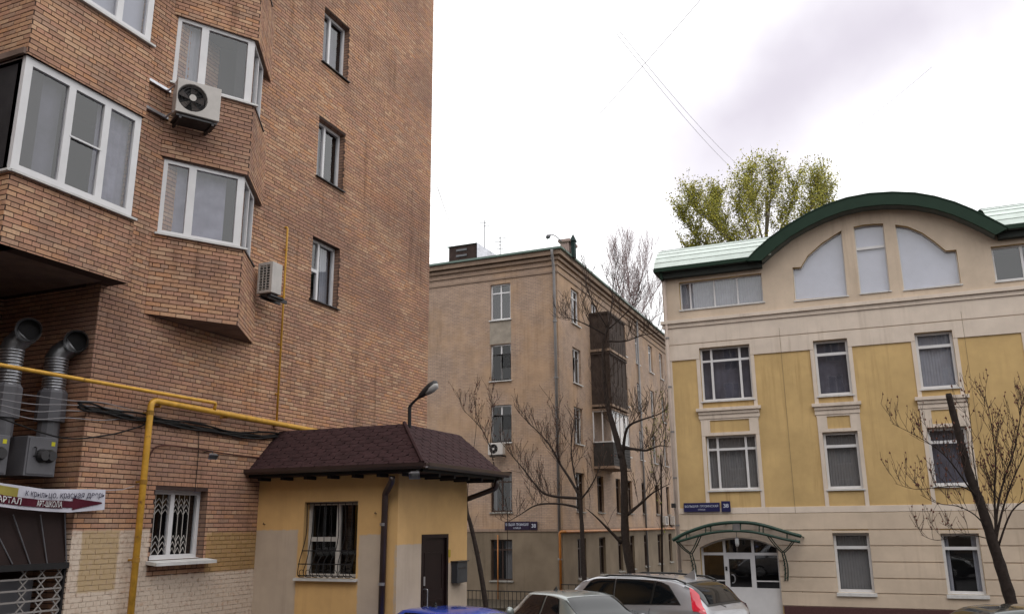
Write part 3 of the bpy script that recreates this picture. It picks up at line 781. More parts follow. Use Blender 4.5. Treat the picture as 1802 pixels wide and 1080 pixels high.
LATT = pbr('grey_lattice_paint', (.24, .22, .21), .6, var=.15, bd=.05)
mb = MB(); mb.box((xC-.03, y, 0), (xC+.03, y+.06, rows[0]+.2)); mb.build('post', BLACK, lg)
for k in range(-1, 9):
    z = rows[0]-dz*k; mb = MB(); mb.box((xC-.012, 5, z-.012), (xC+.012, y, z+.012)); mb.build('rail', LATT, lg)
xs4 = [y-.28*i for i in range(16)]
for k in range(0, 9):
    for i, yy in enumerate(xs4):
        if i % 4 in (0, 3) and i > 0 and i % 4 == 3: continue
        zc = rows[0]-dz*k+dz*.5; mb = MB()
        for s in (-1, 1): mb.tube([(xC+.005*s, yy-.13, zc-dz*.47*s), (xC+.005*s, yy-.0, zc+dz*.47*s)], .011, 4)
        mb.build('lattice_cross', LATT, lg)
mb = MB(); mb.box((xC-.9, 4, 0), (xC-.85, yr2, rows[0]+.3)); mb.build('inner_panel', BROWN, lg)
mb = MB(); mb.box((xC-.3, 5, .0), (xC-.27, yr2-.3, rows[0]-.02)); mb.build('sheet_panel', GREYPAINT, lg)

# banner
def text_mesh(body, size, M, mat, parent, name='lettering', sx=1, bold=0, align='LEFT', d=.003, w_=None):
    cu = bpy.data.curves.new('txt', 'FONT'); cu.body = body; cu.size = size; cu.extrude = 0; cu.offset = bold; cu.align_x = align
    tmp = bpy.data.objects.new('txt', cu); COL.objects.link(tmp)
    dg = bpy.context.evaluated_depsgraph_get(); me = bpy.data.meshes.new_from_object(tmp.evaluated_get(dg))
    bpy.data.objects.remove(tmp)
    xs = [v.co.x for v in me.vertices]; wd = max(xs)-min(xs); k = sx if w_ is None else w_/wd
    x0 = min(xs) if w_ is not None else 0
    O3 = root_loc(parent)
    for v in me.vertices: v.co = M((v.co.x-x0)*k, v.co.y, d)-O3
    me.materials.clear(); me.materials.append(mat); me.name = name
    o = bpy.data.objects.new(name, me); COL.objects.link(o); o.parent = parent; return o
xb = TX+.10
YL = at(-25, 870, 0, xb).y; YR = at(184, 870, 0, xb).y
def bz_(u):                                # height of the banner's lower edge along it
    px_ = -25+209*u
    return at(px_, 889+8*min(1, max(0, px_/60))+2.5*math.sin(max(0, px_)/60), 0, xb).z
zbL = [at(px_, py, 0, xb) for px_, py in ((-25, 886), (0, 891), (40, 896), (80, 899), (120, 901), (150, 899), (184, 896))]
ztL = [at(px_, py, 0, xb) for px_, py in ((-25, 843), (0, 849), (40, 855), (80, 860), (120, 860), (150, 860), (184, 861))]
def interp(L, y):
    for a, b in zip(L, L[1:]):
        if y <= b.y or b is L[-1]:
            t = (y-a.y)/(b.y-a.y); return a.z+(b.z-a.z)*t
BLn = YR-YL
def MBn(u, v, d=0):                        # u metres along, v 0..1 up, d out
    y = YL+u; zb0, zt0 = interp(zbL, y), interp(ztL, y)
    return Vector((xb+d+.02*math.sin(u*4.2)+.012*math.sin(u*11+v*2), y, zb0+(zt0-zb0)*v))
bn = thing('banner', 'white cloth banner with dark red arrow and lettering strung across the recess', 'banner', (xb, YL, zbL[0].z))
mb = MB(); n = 60; vs = [MBn(BLn*i/n, j/6) for i in range(n+1) for j in range(7)]
mb.add(vs, [(i*7+j, (i+1)*7+j, (i+1)*7+j+1, i*7+j+1) for i in range(n) for j in range(6)])
mb.build('cloth', pbr('white_banner_cloth', (.52, .51, .57), .8, var=.06, scale=5, bd=.05), bn, smooth=True, fix=False)
MAROON = pbr('maroon_print', (.07, .008, .018), .8, var=.1, bd=0); INK = pbr('dark_print', (.05, .045, .07), .8, bd=0)
WHITEP = pbr('white_print', (.6, .6, .6), .8, bd=0); OLIVE = pbr('gold_print', (.30, .25, .06), .8, var=.2, bd=0)
def bu(px_): return at(px_, 875, 0, xb).y-YL
def strip(poly, mat, d, name):
    mb = MB(); n_ = 24
    us = [p[0] for p in poly]; u0_, u1_ = min(us), max(us)
    lo = lambda u: np.interp(u, [p[0] for p in poly], [p[1] for p in poly]); hi = lambda u: np.interp(u, [p[0] for p in poly], [p[2] for p in poly])
    ug = sorted({*[u0_+(u1_-u0_)*i/n_ for i in range(n_+1)], *us}); vs = []
    for u in ug: vs += [MBn(u, lo(u), d), MBn(u, hi(u), d)]
    mb.add(vs, [(2*i, 2*i+2, 2*i+3, 2*i+1) for i in range(len(ug)-1)]); return mb.build(name, mat, bn, fix=False)
strip([(bu(-25), .14, .50), (bu(112), .16, .50)], MAROON, .010, 'maroon_bar')
strip([(bu(112), .20, .50), (bu(128.9), .20, .48), (bu(129), .09, .62), (bu(177), .31, .37)], MAROON, .011, 'arrow')
strip([(bu(-24), .55, .92), (bu(28), .46, .88)], OLIVE, .010, 'gold_emblem')
def banner_text(s, u0, u1, v0, vh, mat, bold=0, d=.022):
    MM = lambda x, y, dd: MBn(u0+x, v0+y*vh, d)
    text_mesh(s, 1.0, MM, mat, bn, bold=bold, w_=u1-u0)
banner_text('к крыльцо, красная дверь', bu(40), bu(180), .60, .40, INK, .008)
banner_text('АРТ-ШКОЛА', bu(64), bu(110), .20, .36, WHITEP, .012)
banner_text('КВАРТАЛ', bu(-24), bu(35), .20, .36, WHITEP, .012)
mb = MB()
mb.tube([MBn(BLn, .97), at(215, 861, 0, xb), at(236, 855, 0, PX+.05)], .005, 5); mb.build('tie_rope', CLOTH, bn)

# ================================================================== HUT (ANNEX)
HY = 13.40; HX = -7.917; HYE = 16.18; HZ = 3.80
hut = thing('annex_hut', 'small ochre plastered hut with brown shingle roof built against the tower', 'hut', (HX, HY, 0))
def stucco(name, c_main, c_patch, boxes):
    m, t, b, o = base(name)
    c = mulcol(t, c_main, c_patch, boxmask(t, boxes, .012), 'MIX')
    c = wear(t, c, .1, 1.6, .35); t.links.new(c, b.inputs['Base Color']); b.inputs['Roughness'].default_value = .9
    bump(t, b, noise(t, 90, 5, pos(t)), .35, .004); return m
fx = lambda px_, py: at(px_, py, 1, HY); dx = lambda px_, py: at(px_, py, 0, HX)
STUC = stucco('ochre_stucco', (.58, .355, .145), (.45, .36, .28), [
    (-11.1, fx(526, 940).x-.02, HY-.05, HY+.05, None, fx(480, 932).z),
    (-11.1, fx(517, 1040).x, HY-.05, HY+.05, None, fx(480, 932).z),
    (fx(629, 980).x+.02, fx(672, 980).x, HY-.05, HY+.05, None, fx(650, 940).z),
    (HX-.05, HX+.05, dx(697, 980).y+.02, dx(745, 980).y, None, dx(720, 957).z),
    (HX-.05, HX+.05, dx(787, 980).y, None, None, dx(805, 988).z)])
MH = frame((-11, HY, 0), (1, 0, 0), (0, -1, 0)); MD = frame((HX, 0, 0), (0, 1, 0), (1, 0, 0))
hw = (fx(533, 950).x+11, fx(575, 1016).z, fx(628, 950).x+11, fx(580, 882).z)
mb = MB(); mb.prism(MH, rect(0, -.2, HX+11, HZ), [rect(*hw)], -.3, 0); mb.build('wall', STUC, hut)
dr = (dx(743, 1000).y, .42, dx(786, 1000).y, dx(765, 943).z)
mb = MB(); mb.prism(MD, rect(HY+.301, -.2, HYE, HZ), [rect(*dr)], -.3, 0)
mb.box((-11, HYE-.3, -.2), (HX-.3, HYE-.001, HZ)); mb.build('wall', STUC, hut)
DOORM = pbr('dark_brown_steel_door', (.014, .006, .006), .5, var=.2, bd=.05, spec=.2)
mb = MB(); mb.mbox(MD, dr[0], dr[2], dr[1], dr[3], -.10, -.03); door = mb.build('door', DOORM, hut)
mb = MB(); mb.prism(MD, rect(dr[0]-.04, dr[1]-.02, dr[2]+.04, dr[3]+.04), [rect(dr[0]+.03, dr[1]+.03, dr[2]-.03, dr[3]-.03)], -.03, .015); mb.build('door_frame', DOORM, door)
mb = MB()
for a, b in ((.1, .45), (.52, .86)): mb.prism(MD, rect(dr[0]+.12, dr[1]+(dr[3]-dr[1])*a, dr[2]-.12, dr[1]+(dr[3]-dr[1])*b), [rect(dr[0]+.16, dr[1]+(dr[3]-dr[1])*a+.04, dr[2]-.16, dr[1]+(dr[3]-dr[1])*b-.04)], -.03, -.02)
mb.build('door_moulding', DOORM, door)
zh = at(755, 1035, 0, HX).z; mb = MB(); mb.tube(elbow([(HX-.03, dr[0]+.12, zh), (HX+.05, dr[0]+.12, zh), (HX+.05, dr[0]+.12, zh-.3), (HX-.03, dr[0]+.12, zh-.3)], .02), .011, 8)
mb.mbox(MD, dr[0]+.09, dr[0]+.15, zh-.42, zh-.36, -.03, -.01); mb.mbox(MD, dr[0]+.09, dr[0]+.15, zh+.06, zh+.22, -.03, -.015); mb.build('handle', GALV, door)
for k in range(3):
    mb = MB(); mb.box((HX, dr[0]-.2, .14*k-.02), (HX+.95-.3*k, dr[2]+.25, .14*(k+1))); mb.build('step', KERB, hut)
hwin = window(hut, MH, hw, cells_grid(hw[0], hw[1], hw[2], hw[3], [hw[0]+(hw[2]-hw[0])*.56], [[hw[1]+(hw[3]-hw[1])*.5], []], b=.06, m=.08), 'none', fmat=PVC_OLD, setback=.16, room=1.2, glass=GLASSD)
sill(hut, MH, hw[0]-.12, hw[2]+.05, hw[1]+.01, .08, .04, .12)
mb = MB()                                  # window grille bowed out at the bottom
nb = 8; W = hw[2]-hw[0]
prof = [(1.0, .0), (.6, .0), (.35, .05), (.2, .16), (.06, .2), (.0, .12), (-.01, .0)]
for i in range(nb+1):
    u = hw[0]+.02+(W-.04)*i/nb
    pts = bez([MH(u+.02*math.sin(k*2.2+i), hw[1]+.02+(hw[3]-hw[1]-.04)*v, -.05+d) for k, (v, d) in enumerate(prof)], 4)
    mb.tube(pts, .008, 5)
for v, d in ((.98, -.05), (.35, 0.0), (.18, .12), (.03, .1)):
    mb.tube([MH(hw[0]+.01, hw[1]+(hw[3]-hw[1])*v, d), MH(hw[2]-.01, hw[1]+(hw[3]-hw[1])*v, d)], .010, 5)
for i in range(nb):                         # small scrolls along the lower rail
    u = hw[0]+.02+(W-.04)*(i+.5)/nb; c = (hw[1]+.09)
    mb.tube([MH(u+.05*math.cos(a), c+.05*math.sin(a), .12) for a in [k*math.pi/6 for k in range(10)]], .006, 4)
mb.build('window_grille', BLACK, hwin)
# roof: four shingle planes on a truncated hip, flat top
E0 = Vector((-11.0, 13.05, 3.73)); E1 = Vector((-7.24, 13.05, 3.73)); E2 = Vector((-7.24, 16.51, 3.73)); E3 = Vector((-11, 16.51, 3.73))
T0 = Vector((-11.0, 13.91, 4.545)); T1 = Vector((-8.13, 13.91, 4.545)); T2 = Vector((-8.13, 16.22, 4.545)); T3 = Vector((-11, 16.22, 4.545))
SHIN = pbr('brown_bitumen_shingle', (.036, .017, .018), .9, var=.3, scale=6, bs=120, bd=.4)
SHIND = pbr('shingle_underlay', (.014, .008, .009), .95, var=.2, bd=.2)
mb = MB(); mb.add([E0, E1, E2, E3, T0, T1, T2, T3], [(0,1,5,4),(1,2,6,5),(2,3,7,6),(4,5,6,7),(0,3,2,1)])
roof = mb.build('roof', SHIND, hut)
def shingles(a, b, c, d):                   # a-b eave, d-c top
    U = (b-a).normalized(); Lh = (d-a)-U*(d-a).dot(U); S = Lh.normalized(); Hh = Lh.length; n_ = U.cross(S).normalized()
    if n_.z < 0: n_ = -n_
    nr = 11; rh = Hh/nr; tw = .31; rr = random.Random(5)
    lft = (d-a).dot(U)/Hh; rgt = ((c-b).dot(U))/Hh; L = (b-a).length
    for j in range(nr):
        s0, s1 = j*rh, min((j+1)*rh+.02, Hh)
        x = -tw*(.5 if j % 2 else 0)-.05
        while x < L:
            lo, hi = max(x+.004, lft*s0), min(x+tw-.004, L+rgt*s0)
            lo1, hi1 = max(lo, lft*s1), min(hi, L+rgt*s1)
            if hi-lo > .06 and hi1 > lo1:
                z = .002+rr.random()*.003; cut = .05 if hi-lo > .2 else 0
                lowz, top = .009, .003
                fpts = [(lo+cut*.7, s0-.006), (hi-cut*.7, s0-.006), (hi, s0+rh*.55), (hi1, s1), (lo1, s1), (lo, s0+rh*.55)]
                P = [a+U*p+S*q+n_*(lowz+z if q < s1-.01 else top+z) for p, q in fpts]; Q = [a+U*p+S*q+n_*.001 for p, q in fpts]
                m = MB(); m.add(P+Q, [(0,1,2,3,4,5),(0,6,7,1),(1,7,8,2),(2,8,9,3),(4,10,11,5),(5,11,6,0)])
                m.build('shingle', SHIN, roof, off=root_loc(hut))
            x += tw
shingles(E0, E1, T1, T0); shingles(E1, E2, T2, T1); 
mb = MB(); mb.tube([E1+Vector((.0, 0, .03)), T1+Vector((0, 0, .03))], .035, 6); mb.build('hip_ridge', SHIN, roof, off=root_loc(hut))
GUT = pbr('dark_brown_gutter', (.035, .02, .018), .35, var=.2, bd=.03, spec=.6)
mb = MB()
for a, b, o_ in ((E0, E1, Vector((0, -.07, 0))), (E1, E2, Vector((.07, 0, 0)))):
    ax = (b-a).normalized(); s_ = o_.normalized()
    prof_ = [(-.06, .02), (-.06, -.04), (-.03, -.08), (.03, -.08), (.06, -.04), (.065, .02), (.055, .02), (.05, -.035), (.025, -.068), (-.025, -.068), (-.05, -.035), (-.05, .02)]
    a2, b2 = a-ax*.0, b+ax*.07
    P = [q+o_+s_*p_+Vector((0, 0, z)) for q in (a2, b2) for p_, z in prof_]; n = len(prof_)
    mb.add(P, [(i, (i+1) % n, n+(i+1) % n, n+i) for i in range(n)])
mb.build('gutter', GUT, hut)
mb = MB(); mb.box((E0.x, E0.y+.02, 3.60), (E1.x-.02, E0.y+.05, 3.72)); mb.box((E1.x-.05, E0.y+.02, 3.60), (E1.x-.02, E2.y, 3.719)); mb.build('fascia_board', BLACK, hut)
mb = MB(); mb.box((E0.x, E0.y+.05, 3.60), (E1.x-.05, HY-.002, 3.62)); mb.box((HX+.002, E0.y+.05, 3.601), (E1.x-.05, E2.y, 3.621)); mb.build('eave_soffit', pbr('brown_soffit', (.05, .03, .022), .8), hut)
for k in range(7): 
    mb = MB(); x = -10.8+k*.52; mb.box((x, E0.y+.055, 3.54), (x+.07, HY, 3.598)); mb.build('rafter_end', BLACK, hut)
for k in range(5):
    mb = MB(); y = 13.75+k*.6; mb.box((HX+.001, y, 3.54), (E1.x-.055, y+.07, 3.598)); mb.build('rafter_end', BLACK, hut)
dp = elbow([at(690, 838, 1, HY-.3), at(689, 848, 1, HY-.28), at(678, 868, 1, HY-.1), (at(674, 950, 1, HY-.1).x, HY-.1, .1)], .05)
mb = MB(); mb.tube(dp, .058, 12); mb.build('downpipe', GUT, hut, smooth=True)
mb = MB()
for z in (.8, 1.7, 2.7): mb.tube([(dp[-1].x, HY-.1, z), (dp[-1].x, HY-.1, z+.05)], .068, 12)
mb.build('pipe_clamp', GALV, hut)
p = Vector((E2.x-.05, E2.y-.25, 3.63)); mb = MB(); mb.tube(elbow([p, p+Vector((0, 0, -.2)), (HX-.12, HYE+.09, 3.2), (HX-.2, HYE+.09, .1)], .08), .055, 12); mb.build('downpipe', GUT, hut, smooth=True)
for (a, b) in ((466, 922), (662, 903)):
    mb = MB(); q = at(a, b, 1, HY-.01); mb.tube([q+Vector((0, .03, 0)), q+Vector((0, -.05, 0)), q+Vector((.02, -.06, .03))], .008, 5); mb.build('wall_hook', DARKMETAL, hut)
# mailbox, door lamp plate
a, b = at(804, 1027, 0, HX+.13), at(822, 987, 0, HX+.13)
mbx = thing('letter_box', 'dark steel letter box hanging beside the brown hut door', 'letter box', (HX, a.y, a.z))
mb = MB(); zz0, zz1 = at(808, 1026, 0, HX+.2).z, at(808, 988, 0, HX+.2).z; mb.box((HX+.004, a.y, zz0), (HX+.14, b.y, zz1)); mb.build('box_body', pbr('dark_grey_steel', (.035, .037, .042), .5, var=.25, bd=.1), mbx, bevel=.012)
mb = MB(); mb.box((HX+.142, a.y+.05, zz1-.14), (HX+.148, b.y-.05, zz1-.11)); mb.box((HX+.0, a.y-.02, zz1-.005), (HX+.17, b.y+.02, zz1+.012)); mb.build('lid', DARKMETAL, mbx)
q = at(790, 973, 0, HX+.01); mb = MB(); mb.box((HX+.001, q.y-.05, q.z-.07), (HX+.012, q.y+.07, q.z+.07)); single(mb, 'door_plate', pbr('yellow_plate', (.38, .27, .03), .6, bd=0), q, 'tiny yellow plate on the hut wall just right of the brown door', 'plate')
t, M = floodlight(Vector((E1.x-.05, E1.y-.16, 3.56)), (.2, -.75, -.55), 'small silver spotlight hanging at the front corner of the hut eave', 1.2)
mb = MB(); mb.tube([(E1.x-.05, E1.y+.03, 3.66), (E1.x-.05, E1.y-.14, 3.6)], .014, 6); mb.build('bracket', DARKMETAL, t)
# street lamp on the roof
lp = at(721, 749, 1, 14.0)
lamp = thing('street_lamp', 'black bent street lamp rising from the hut roof', 'lamp', lp)
q = lambda u, v: at(u, v, 1, 14.0)
mb = MB(); mb.tube([lp-Vector((0, 0, .25)), q(721, 716)], .035, 8); mb.tube([q(721, 717), q(722, 714), q(724, 712)], .032, 8); mb.build('lower_pole', BLACK, lamp)
mb = MB(); mb.tube(bez([q(721, 722), q(722, 714), q(730, 705), q(739, 697)], 4), .026, 8); mb.build('arm', BLACK, lamp)
ax = (q(768, 672)-q(737, 699)); c0 = q(737, 699)
sec = [c0+ax*k for k in (0, .15, .4, .7, .95, 1.03)]
mb = MB(); mb.tube(sec, [.03, .055, .075, .085, .06, .02], 10); mb.build('lamp_head', DARKMETAL, lamp, smooth=True)
dn = Vector((.35, -.2, -.9)).normalized()
mb = MB(); mb.tube([s+dn*.055 for s in sec[2:]], [.04, .075, .065, .02], 10); mb.build('lamp_shade', pbr('milky_cover', (.35, .34, .33), .4, bd=0), lamp, smooth=True)

# ================================================================== MIDDLE APARTMENT HOUSE
MY = 41.0; MX = -14.78; MZ = 16.95; ML_X = -34
mid = thing('apartment_house', 'five-storey pinkish brick apartment house with white drainpipe at its corner, behind the trees', 'building', (MX, MY, gz(MY)))
MBR = brick_tex('pink_brick', (.38, .265, .195), (.30, .205, .15), (.22, .17, .135), sx=.27, sz=.085, ms=.012, patch=(.37, .24, .145), streak=.55, bstr=.4)
MPL = pbr('aged_plaster', (.18, .14, .10), .9, var=.22, scale=.6, bs=30, bd=.3, streak=.7)
CORN = pbr('painted_cornice', (.25, .18, .135), .85, var=.15, scale=1, bd=.2, streak=.6)
GREENROOF = pbr('green_roof_sheet', (.06, .16, .10), .5, var=.15, scale=2, bd=.05)
Mf = frame((MX, MY, 0), (-1, 0, 0), (0, -1, 0)); Ms = frame((MX, MY, 0), (0, 1, 0), (1, 0, 0))
zs_m = [(-.02, 1.97), (3.33, 5.35), (6.88, 8.84), (10.15, 12.12), (13.48, 15.50)]
Lw = -ML_X+MX
colsf = [(2.72, 3.92), (8.6, 9.8), (12.4, 13.6), (16.2, 17.4)]
fh = [(a, z0, b, z1) for a, b in colsf for z0, z1 in zs_m]
sc_ = [(43.2, 44.6), (46.9, 48.1), (50.6, 51.6), (53.3, 54.3), (56.7, 57.7), (60.4, 61.6), (63.8, 64.8)]
sh = []
for ci, (a, b) in enumerate(sc_):
    for fi, (z0, z1) in enumerate(zs_m):
        if ci == 1 and fi in (2, 3): continue
        sh.append((a-MY, z0, b-MY, z1))
LS = 28.0
zb1 = 2.35
mb = MB()
for (M_, L_, hs, s0) in ((Mf, Lw, fh, 0), (Ms, LS, sh, .3)):
    up_h = [(h[0], h[1], h[2], h[3]) for h in hs if h[1] > zb1]; lo_h = [h for h in hs if h[1] < zb1]
    mb.prism(M_, rect(s0, zb1, L_, MZ), [rect(*h) for h in up_h], -.3, 0, 0)
    mb.prism(M_, rect(s0, -1.6, L_, zb1), [rect(*h) for h in lo_h], -.3, .03 if s0 == 0 else .0, 1)
wm = mb.build('wall', [MBR, MPL], mid)
mb = MB(); mb.box((ML_X, MY+.31, -1.5), (MX-.31, MY+LS, MZ-.05)); mb.build('inner_block', ROOM, mid) if False else None
mb = MB(); mb.box((ML_X, MY+LS-.3, -1.6), (MX-.3, MY+LS, MZ)); mb.box((ML_X-.3, MY, -1.6), (ML_X, MY+LS, MZ)); mb.build('wall', MBR, mid)
for nm, z0, z1, pr in (('string_course', 2.36, 2.50, .08), ('string_course', 15.75, 15.85, .05), ('string_course', 16.15, 16.24, .07), ('cornice', 16.45, 16.62, .14), ('cornice', 16.68, 16.93, .3)):
    mb = MB(); mb.mbox(Mf, -pr, Lw, z0, z1, 0.001, pr); mb.build(nm, CORN, mid)
    mb = MB(); mb.mbox(Ms, .001, LS, z0, z1, 0.001, pr+.002); mb.build(nm, CORN, mid)
# roof: pitched green sheet
rs = [(MX+.4, MY-.4), (MX+.4, MY+LS), (ML_X-.4, MY+LS), (ML_X-.4, MY-.4)]
ri = [(MX-6, MY+7), (MX-6, MY+LS-6), (ML_X+6, MY+LS-6), (ML_X+6, MY+7)]
mb = MB(); mb.add([(x, y, 16.97) for x, y in rs]+[(x, y, 18.6) for x, y in ri]+[(x, y, 17.05) for x, y in rs], [(8,9,5,4),(9,10,6,5),(10,11,7,6),(11,8,4,7),(4,5,6,7),(0,3,2,1),(0,1,9,8),(1,2,10,9),(2,3,11,10),(3,0,8,11)])
mroof = mb.build('roof', GREENROOF, mid, fix=False)
mb = MB(); mb.mbox(Mf, -.42, Lw, 16.94, 17.05, .3, .43); mb.mbox(Ms, -.3, LS, 16.941, 17.05, .3, .43); mb.build('roof_edge', pbr('pale_green_edge', (.10, .15, .125), .5, bd=0), mroof, off=root_loc(mid))
a = at(790, 456, 1, 43); b = at(838, 428, 1, 43)
mb = MB(); mb.box((a.x, 43, 17.0), (b.x, 45.5, b.z)); dorm = mb.build('roof_dormer', pbr('dark_weathered_wood', (.04, .025, .022), .85, var=.3, streak=.5), mroof, off=root_loc(mid))
mb = MB(); mb.add([(a.x-.15, 42.9, b.z), (b.x+.1, 42.9, b.z), (b.x+1.8, 46.5, 17.6), (a.x-.1, 46, b.z+.05), (b.x+.1, 42.9, 17.1)], [(0,1,2,3),(1,4,2)]); mb.build('dormer_roof', GALV, mroof, off=root_loc(mid), fix=False)
for k in range(4):
    mb = MB(); z = 17.4+k*.35; mb.box((a.x+.5, 42.95, z), (b.x-.6, 42.995, z+.12)); mb.build('louvre', GREYPAINT, mroof, off=root_loc(mid))
a = at(986, 432, 1, 42.2); b = at(1009, 413, 1, 42.2)
mb = MB(); mb.box((a.x, 42.2, 16.9), (b.x-.3, 43.4, b.z-.35)); mb.box((a.x-.1, 42.1, b.z-.35), (b.x-.2, 43.5, b.z-.2)); mb.build('chimney', pbr('chimney_render', (.30, .22, .20), .9, var=.2, bd=.2), mroof, off=root_loc(mid))
mb = MB(); mb.box((b.x-.19, 42.3, 16.9), (b.x+.0, 42.6, b.z-.3)); mb.add([(b.x-.26, 42.25, b.z-.3), (b.x+.06, 42.25, b.z-.3), (b.x+.06, 42.65, b.z-.3), (b.x-.26, 42.65, b.z-.3), (b.x-.1, 42.45, b.z+.15)], [(0,1,4),(1,2,4),(2,3,4),(3,0,4),(3,2,1,0)]); mb.build('vent_cap', pbr('vent_green', (.008, .022, .02), .6, bd=0), mroof, off=root_loc(mid))
# windows of the middle house
st = ['left', 'dark', 'dark', 'dark', 'both', 'dark', 'dark']
WOODF = pbr('brown_window_frame', (.05, .032, .026), .6, bd=0)
def midwin(M_, h, k, floor, mat=None):
    u0, v0, u1, v1 = h
    mat = mat or (PVC if floor in (1, 2, 3, 4) else WOODF)
    if floor == 1: mat = WOODF
    wf = window(mid, M_, h, cells_grid(u0, v0, u1, v1, [(u0+u1)/2], [[v1-.55, v0+.72], [v1-.55]] if floor in (2, 3) else [v1-.5], b=.08, m=.07), st[(k*3+floor) % 7], glass=GLASSD if floor < 4 else None, fmat=mat, setback=.13, room=.6)
    sill(mid, M_, u0-.06, u1+.06, v0+.01, .1, .05, .13, mat=SILL if floor > 1 else KERB)
for k, h in enumerate(fh): midwin(Mf, h, k, zs_m.index((h[1], h[3])))
for k, h in enumerate(sh): midwin(Ms, h, k+2, [i for i, z in enumerate(zs_m) if z[0] == h[1]][0])
# light render patch under the windows of the nearer column
for (z0, z1) in ((12.14, 13.46),):
    mb = MB(); mb.mbox(Mf, 2.7, 3.95, z0, z1, .001, .012); mb.build('render_patch', pbr('grey_render', (.27, .235, .195), .9, var=.2, bd=.3), mid)
# balconies on the right-hand face
BALD = pbr('dark_balcony_cladding', (.045, .04, .038), .7, var=.3, scale=2, bd=.1, streak=.5)
BALW = pbr('weathered_wood_balcony', (.05, .036, .03), .85, var=.35, scale=3, bd=.2, streak=.6)
bx0, bx1, by0, by1 = MX, MX+1.15, 46.4, 49.9
for (z0, zp, zt, mpar, mgl, lab) in ((5.84, 7.15, 8.95, BALD, PVC, 'white glazed balcony with black parapet'), (9.3, 10.5, 12.2, BALW, BALW, 'dark weathered closed balcony'), (12.5, 13.7, 14.6, BALW, BALW, 'dark weathered upper balcony')):
    mb = MB(); mb.box((bx0+.01, by0, z0), (bx1, by1, zp)); par = mb.build('balcony', mpar, mid); par['label'] = lab
    mb = MB(); mb.box((bx0+.01, by0-.08, z0-.14), (bx1+.08, by1+.08, z0-.004)); mb.build('balcony_slab', CORN, par)
    mb = MB(); mb.box((bx0+.01, by0-.05, zt), (bx1+.05, by1+.05, zt+.1)); mb.build('balcony_roof', mpar if mgl is BALW else CORN, par)
    Mb1 = frame((bx0+.01, by0, 0), (1, 0, 0), (0, -1, 0)); Mb2 = frame((bx1, by0, 0), (0, 1, 0), (1, 0, 0))
    W1, W2 = bx1-bx0-.01, by1-by0
    for (MM, WW, n) in ((Mb1, W1, 2), (Mb2, W2, 4)):
        mb = MB(); cs = cells_grid(0, zp, WW, zt, [WW*i/n for i in range(1, n)], [], b=.06, m=.06)
        mb.prism(MM, rect(0 if n == 2 else .002, zp, WW, zt), [rect(*c) for c in cs], -.06, 0 if n == 2 else -.002); f_ = mb.build('balcony_glazing', mgl, par)
        for c in cs:
            g = MB(); g.add([MM(u, v, -.04) for u, v in rect(*c)], [(0,1,2,3)]); g.build('pane', GLASS if mpar is BALD else BALW, f_)
    if mpar is not BALD:
        for i in range(9):
            m_ = MB(); y = by0+W2*(i+.5)/9; m_.box((bx1+.002, y-.17, z0+.02), (bx1+.02, y+.17, zp-.02)); m_.build('board', BALW, par)
    else:
        for i in range(8):
            m_ = MB(); z = z0+(zp-z0)*(i+.5)/8; m_.box((bx1+.002, by0, z-.06), (bx1+.03, by1, z+.06)); m_.build('board', BALD, par)
# drainpipes
DP = pbr('zinc_drainpipe', (.18, .17, .17), .55, metal=.2, var=.25, scale=1, bd=.05)
mb = MB(); mb.tube(elbow([(MX-.1, MY-.45, 16.9), (MX-.1, MY-.45, 16.7), (MX-.12, MY-.16, 15.9), (MX-.12, MY-.16, -1.0)], .2), .075, 10); mb.build('drainpipe', DP, mid, smooth=True)
mb = MB(); mb.tube([(MX+.12, 57, 16.6), (MX+.12, 57, -1)], .07, 8); mb.build('drainpipe', DP, mid, smooth=True)
for z in (1, 4, 7, 10, 13):
    mb = MB(); mb.tube([(MX-.12, MY-.16, z), (MX-.12, MY-.16, z+.08)], .115, 10); mb.build('pipe_clamp', DP, mid)
# wires, orange gas pipe, street sign, air conditioners
ORG = pbr('orange_gas_paint', (.36, .13, .02), .5, var=.2, bd=.05, streak=.4)
p = at(985, 935, 1, MY-.2); q = at(1178, 938, 0, MX+.15)
og = thing('gas_pipe', 'orange gas pipe rising left of the drainpipe and running along the apartment house', 'pipe', (p.x, MY-.2, gz(MY)))
mb = MB(); mb.tube(elbow([(p.x, MY-.2, gz(MY)), (p.x, MY-.2, p.z), (MX+.18, MY-.2, p.z), (MX+.18, MY+26, p.z-.02)], .25), .07, 8); mb.build('main_pipe', ORG, og, smooth=True)
mb = MB(); mb.tube([(p.x-3.4, MY-.1, gz(MY)), (p.x-3.4, MY-.1, 2.2)], .03, 6); mb.build('side_pipe', ORG, og, smooth=True)
NAVY = pbr('navy_sign_enamel', (.008, .009, .06), .4, var=.05, bd=0); NAVYD = pbr('faded_violet_sign', (.02, .012, .03), .6, var=.2, bd=0)
SIGNW = pbr('sign_white', (.55, .58, .68), .5, bd=0)
def sign(a, b, y, txts, mat, label, name='street_sign'):
    p0, p1 = at(a[0], b[1], 1, y), at(b[0], a[1], 1, y)
    z1 = at((a[0]+b[0])/2, a[1], 1, y).z; z0 = at((a[0]+b[0])/2, b[1], 1, y).z
    t = thing(name, label, 'sign', (p0.x, y, z0))
    mb = MB(); mb.box((p0.x, y, z0), (p1.x, y+.06, z1)); mb.build('sign_panel', mat, t, bevel=.01)
    W_, H2 = p1.x-p0.x, z1-z0
    for s_, x0, x1, v, sz in txts:
        MM = frame((p0.x+W_*x0, y-.006, z0+H2*v), (1, 0, 0), (0, -1, 0), (0, 0, 1))
        text_mesh(s_, H2*sz, lambda x, yy, d, MM=MM: MM(x, yy, 0), SIGNW, t, w_=W_*(x1-x0))
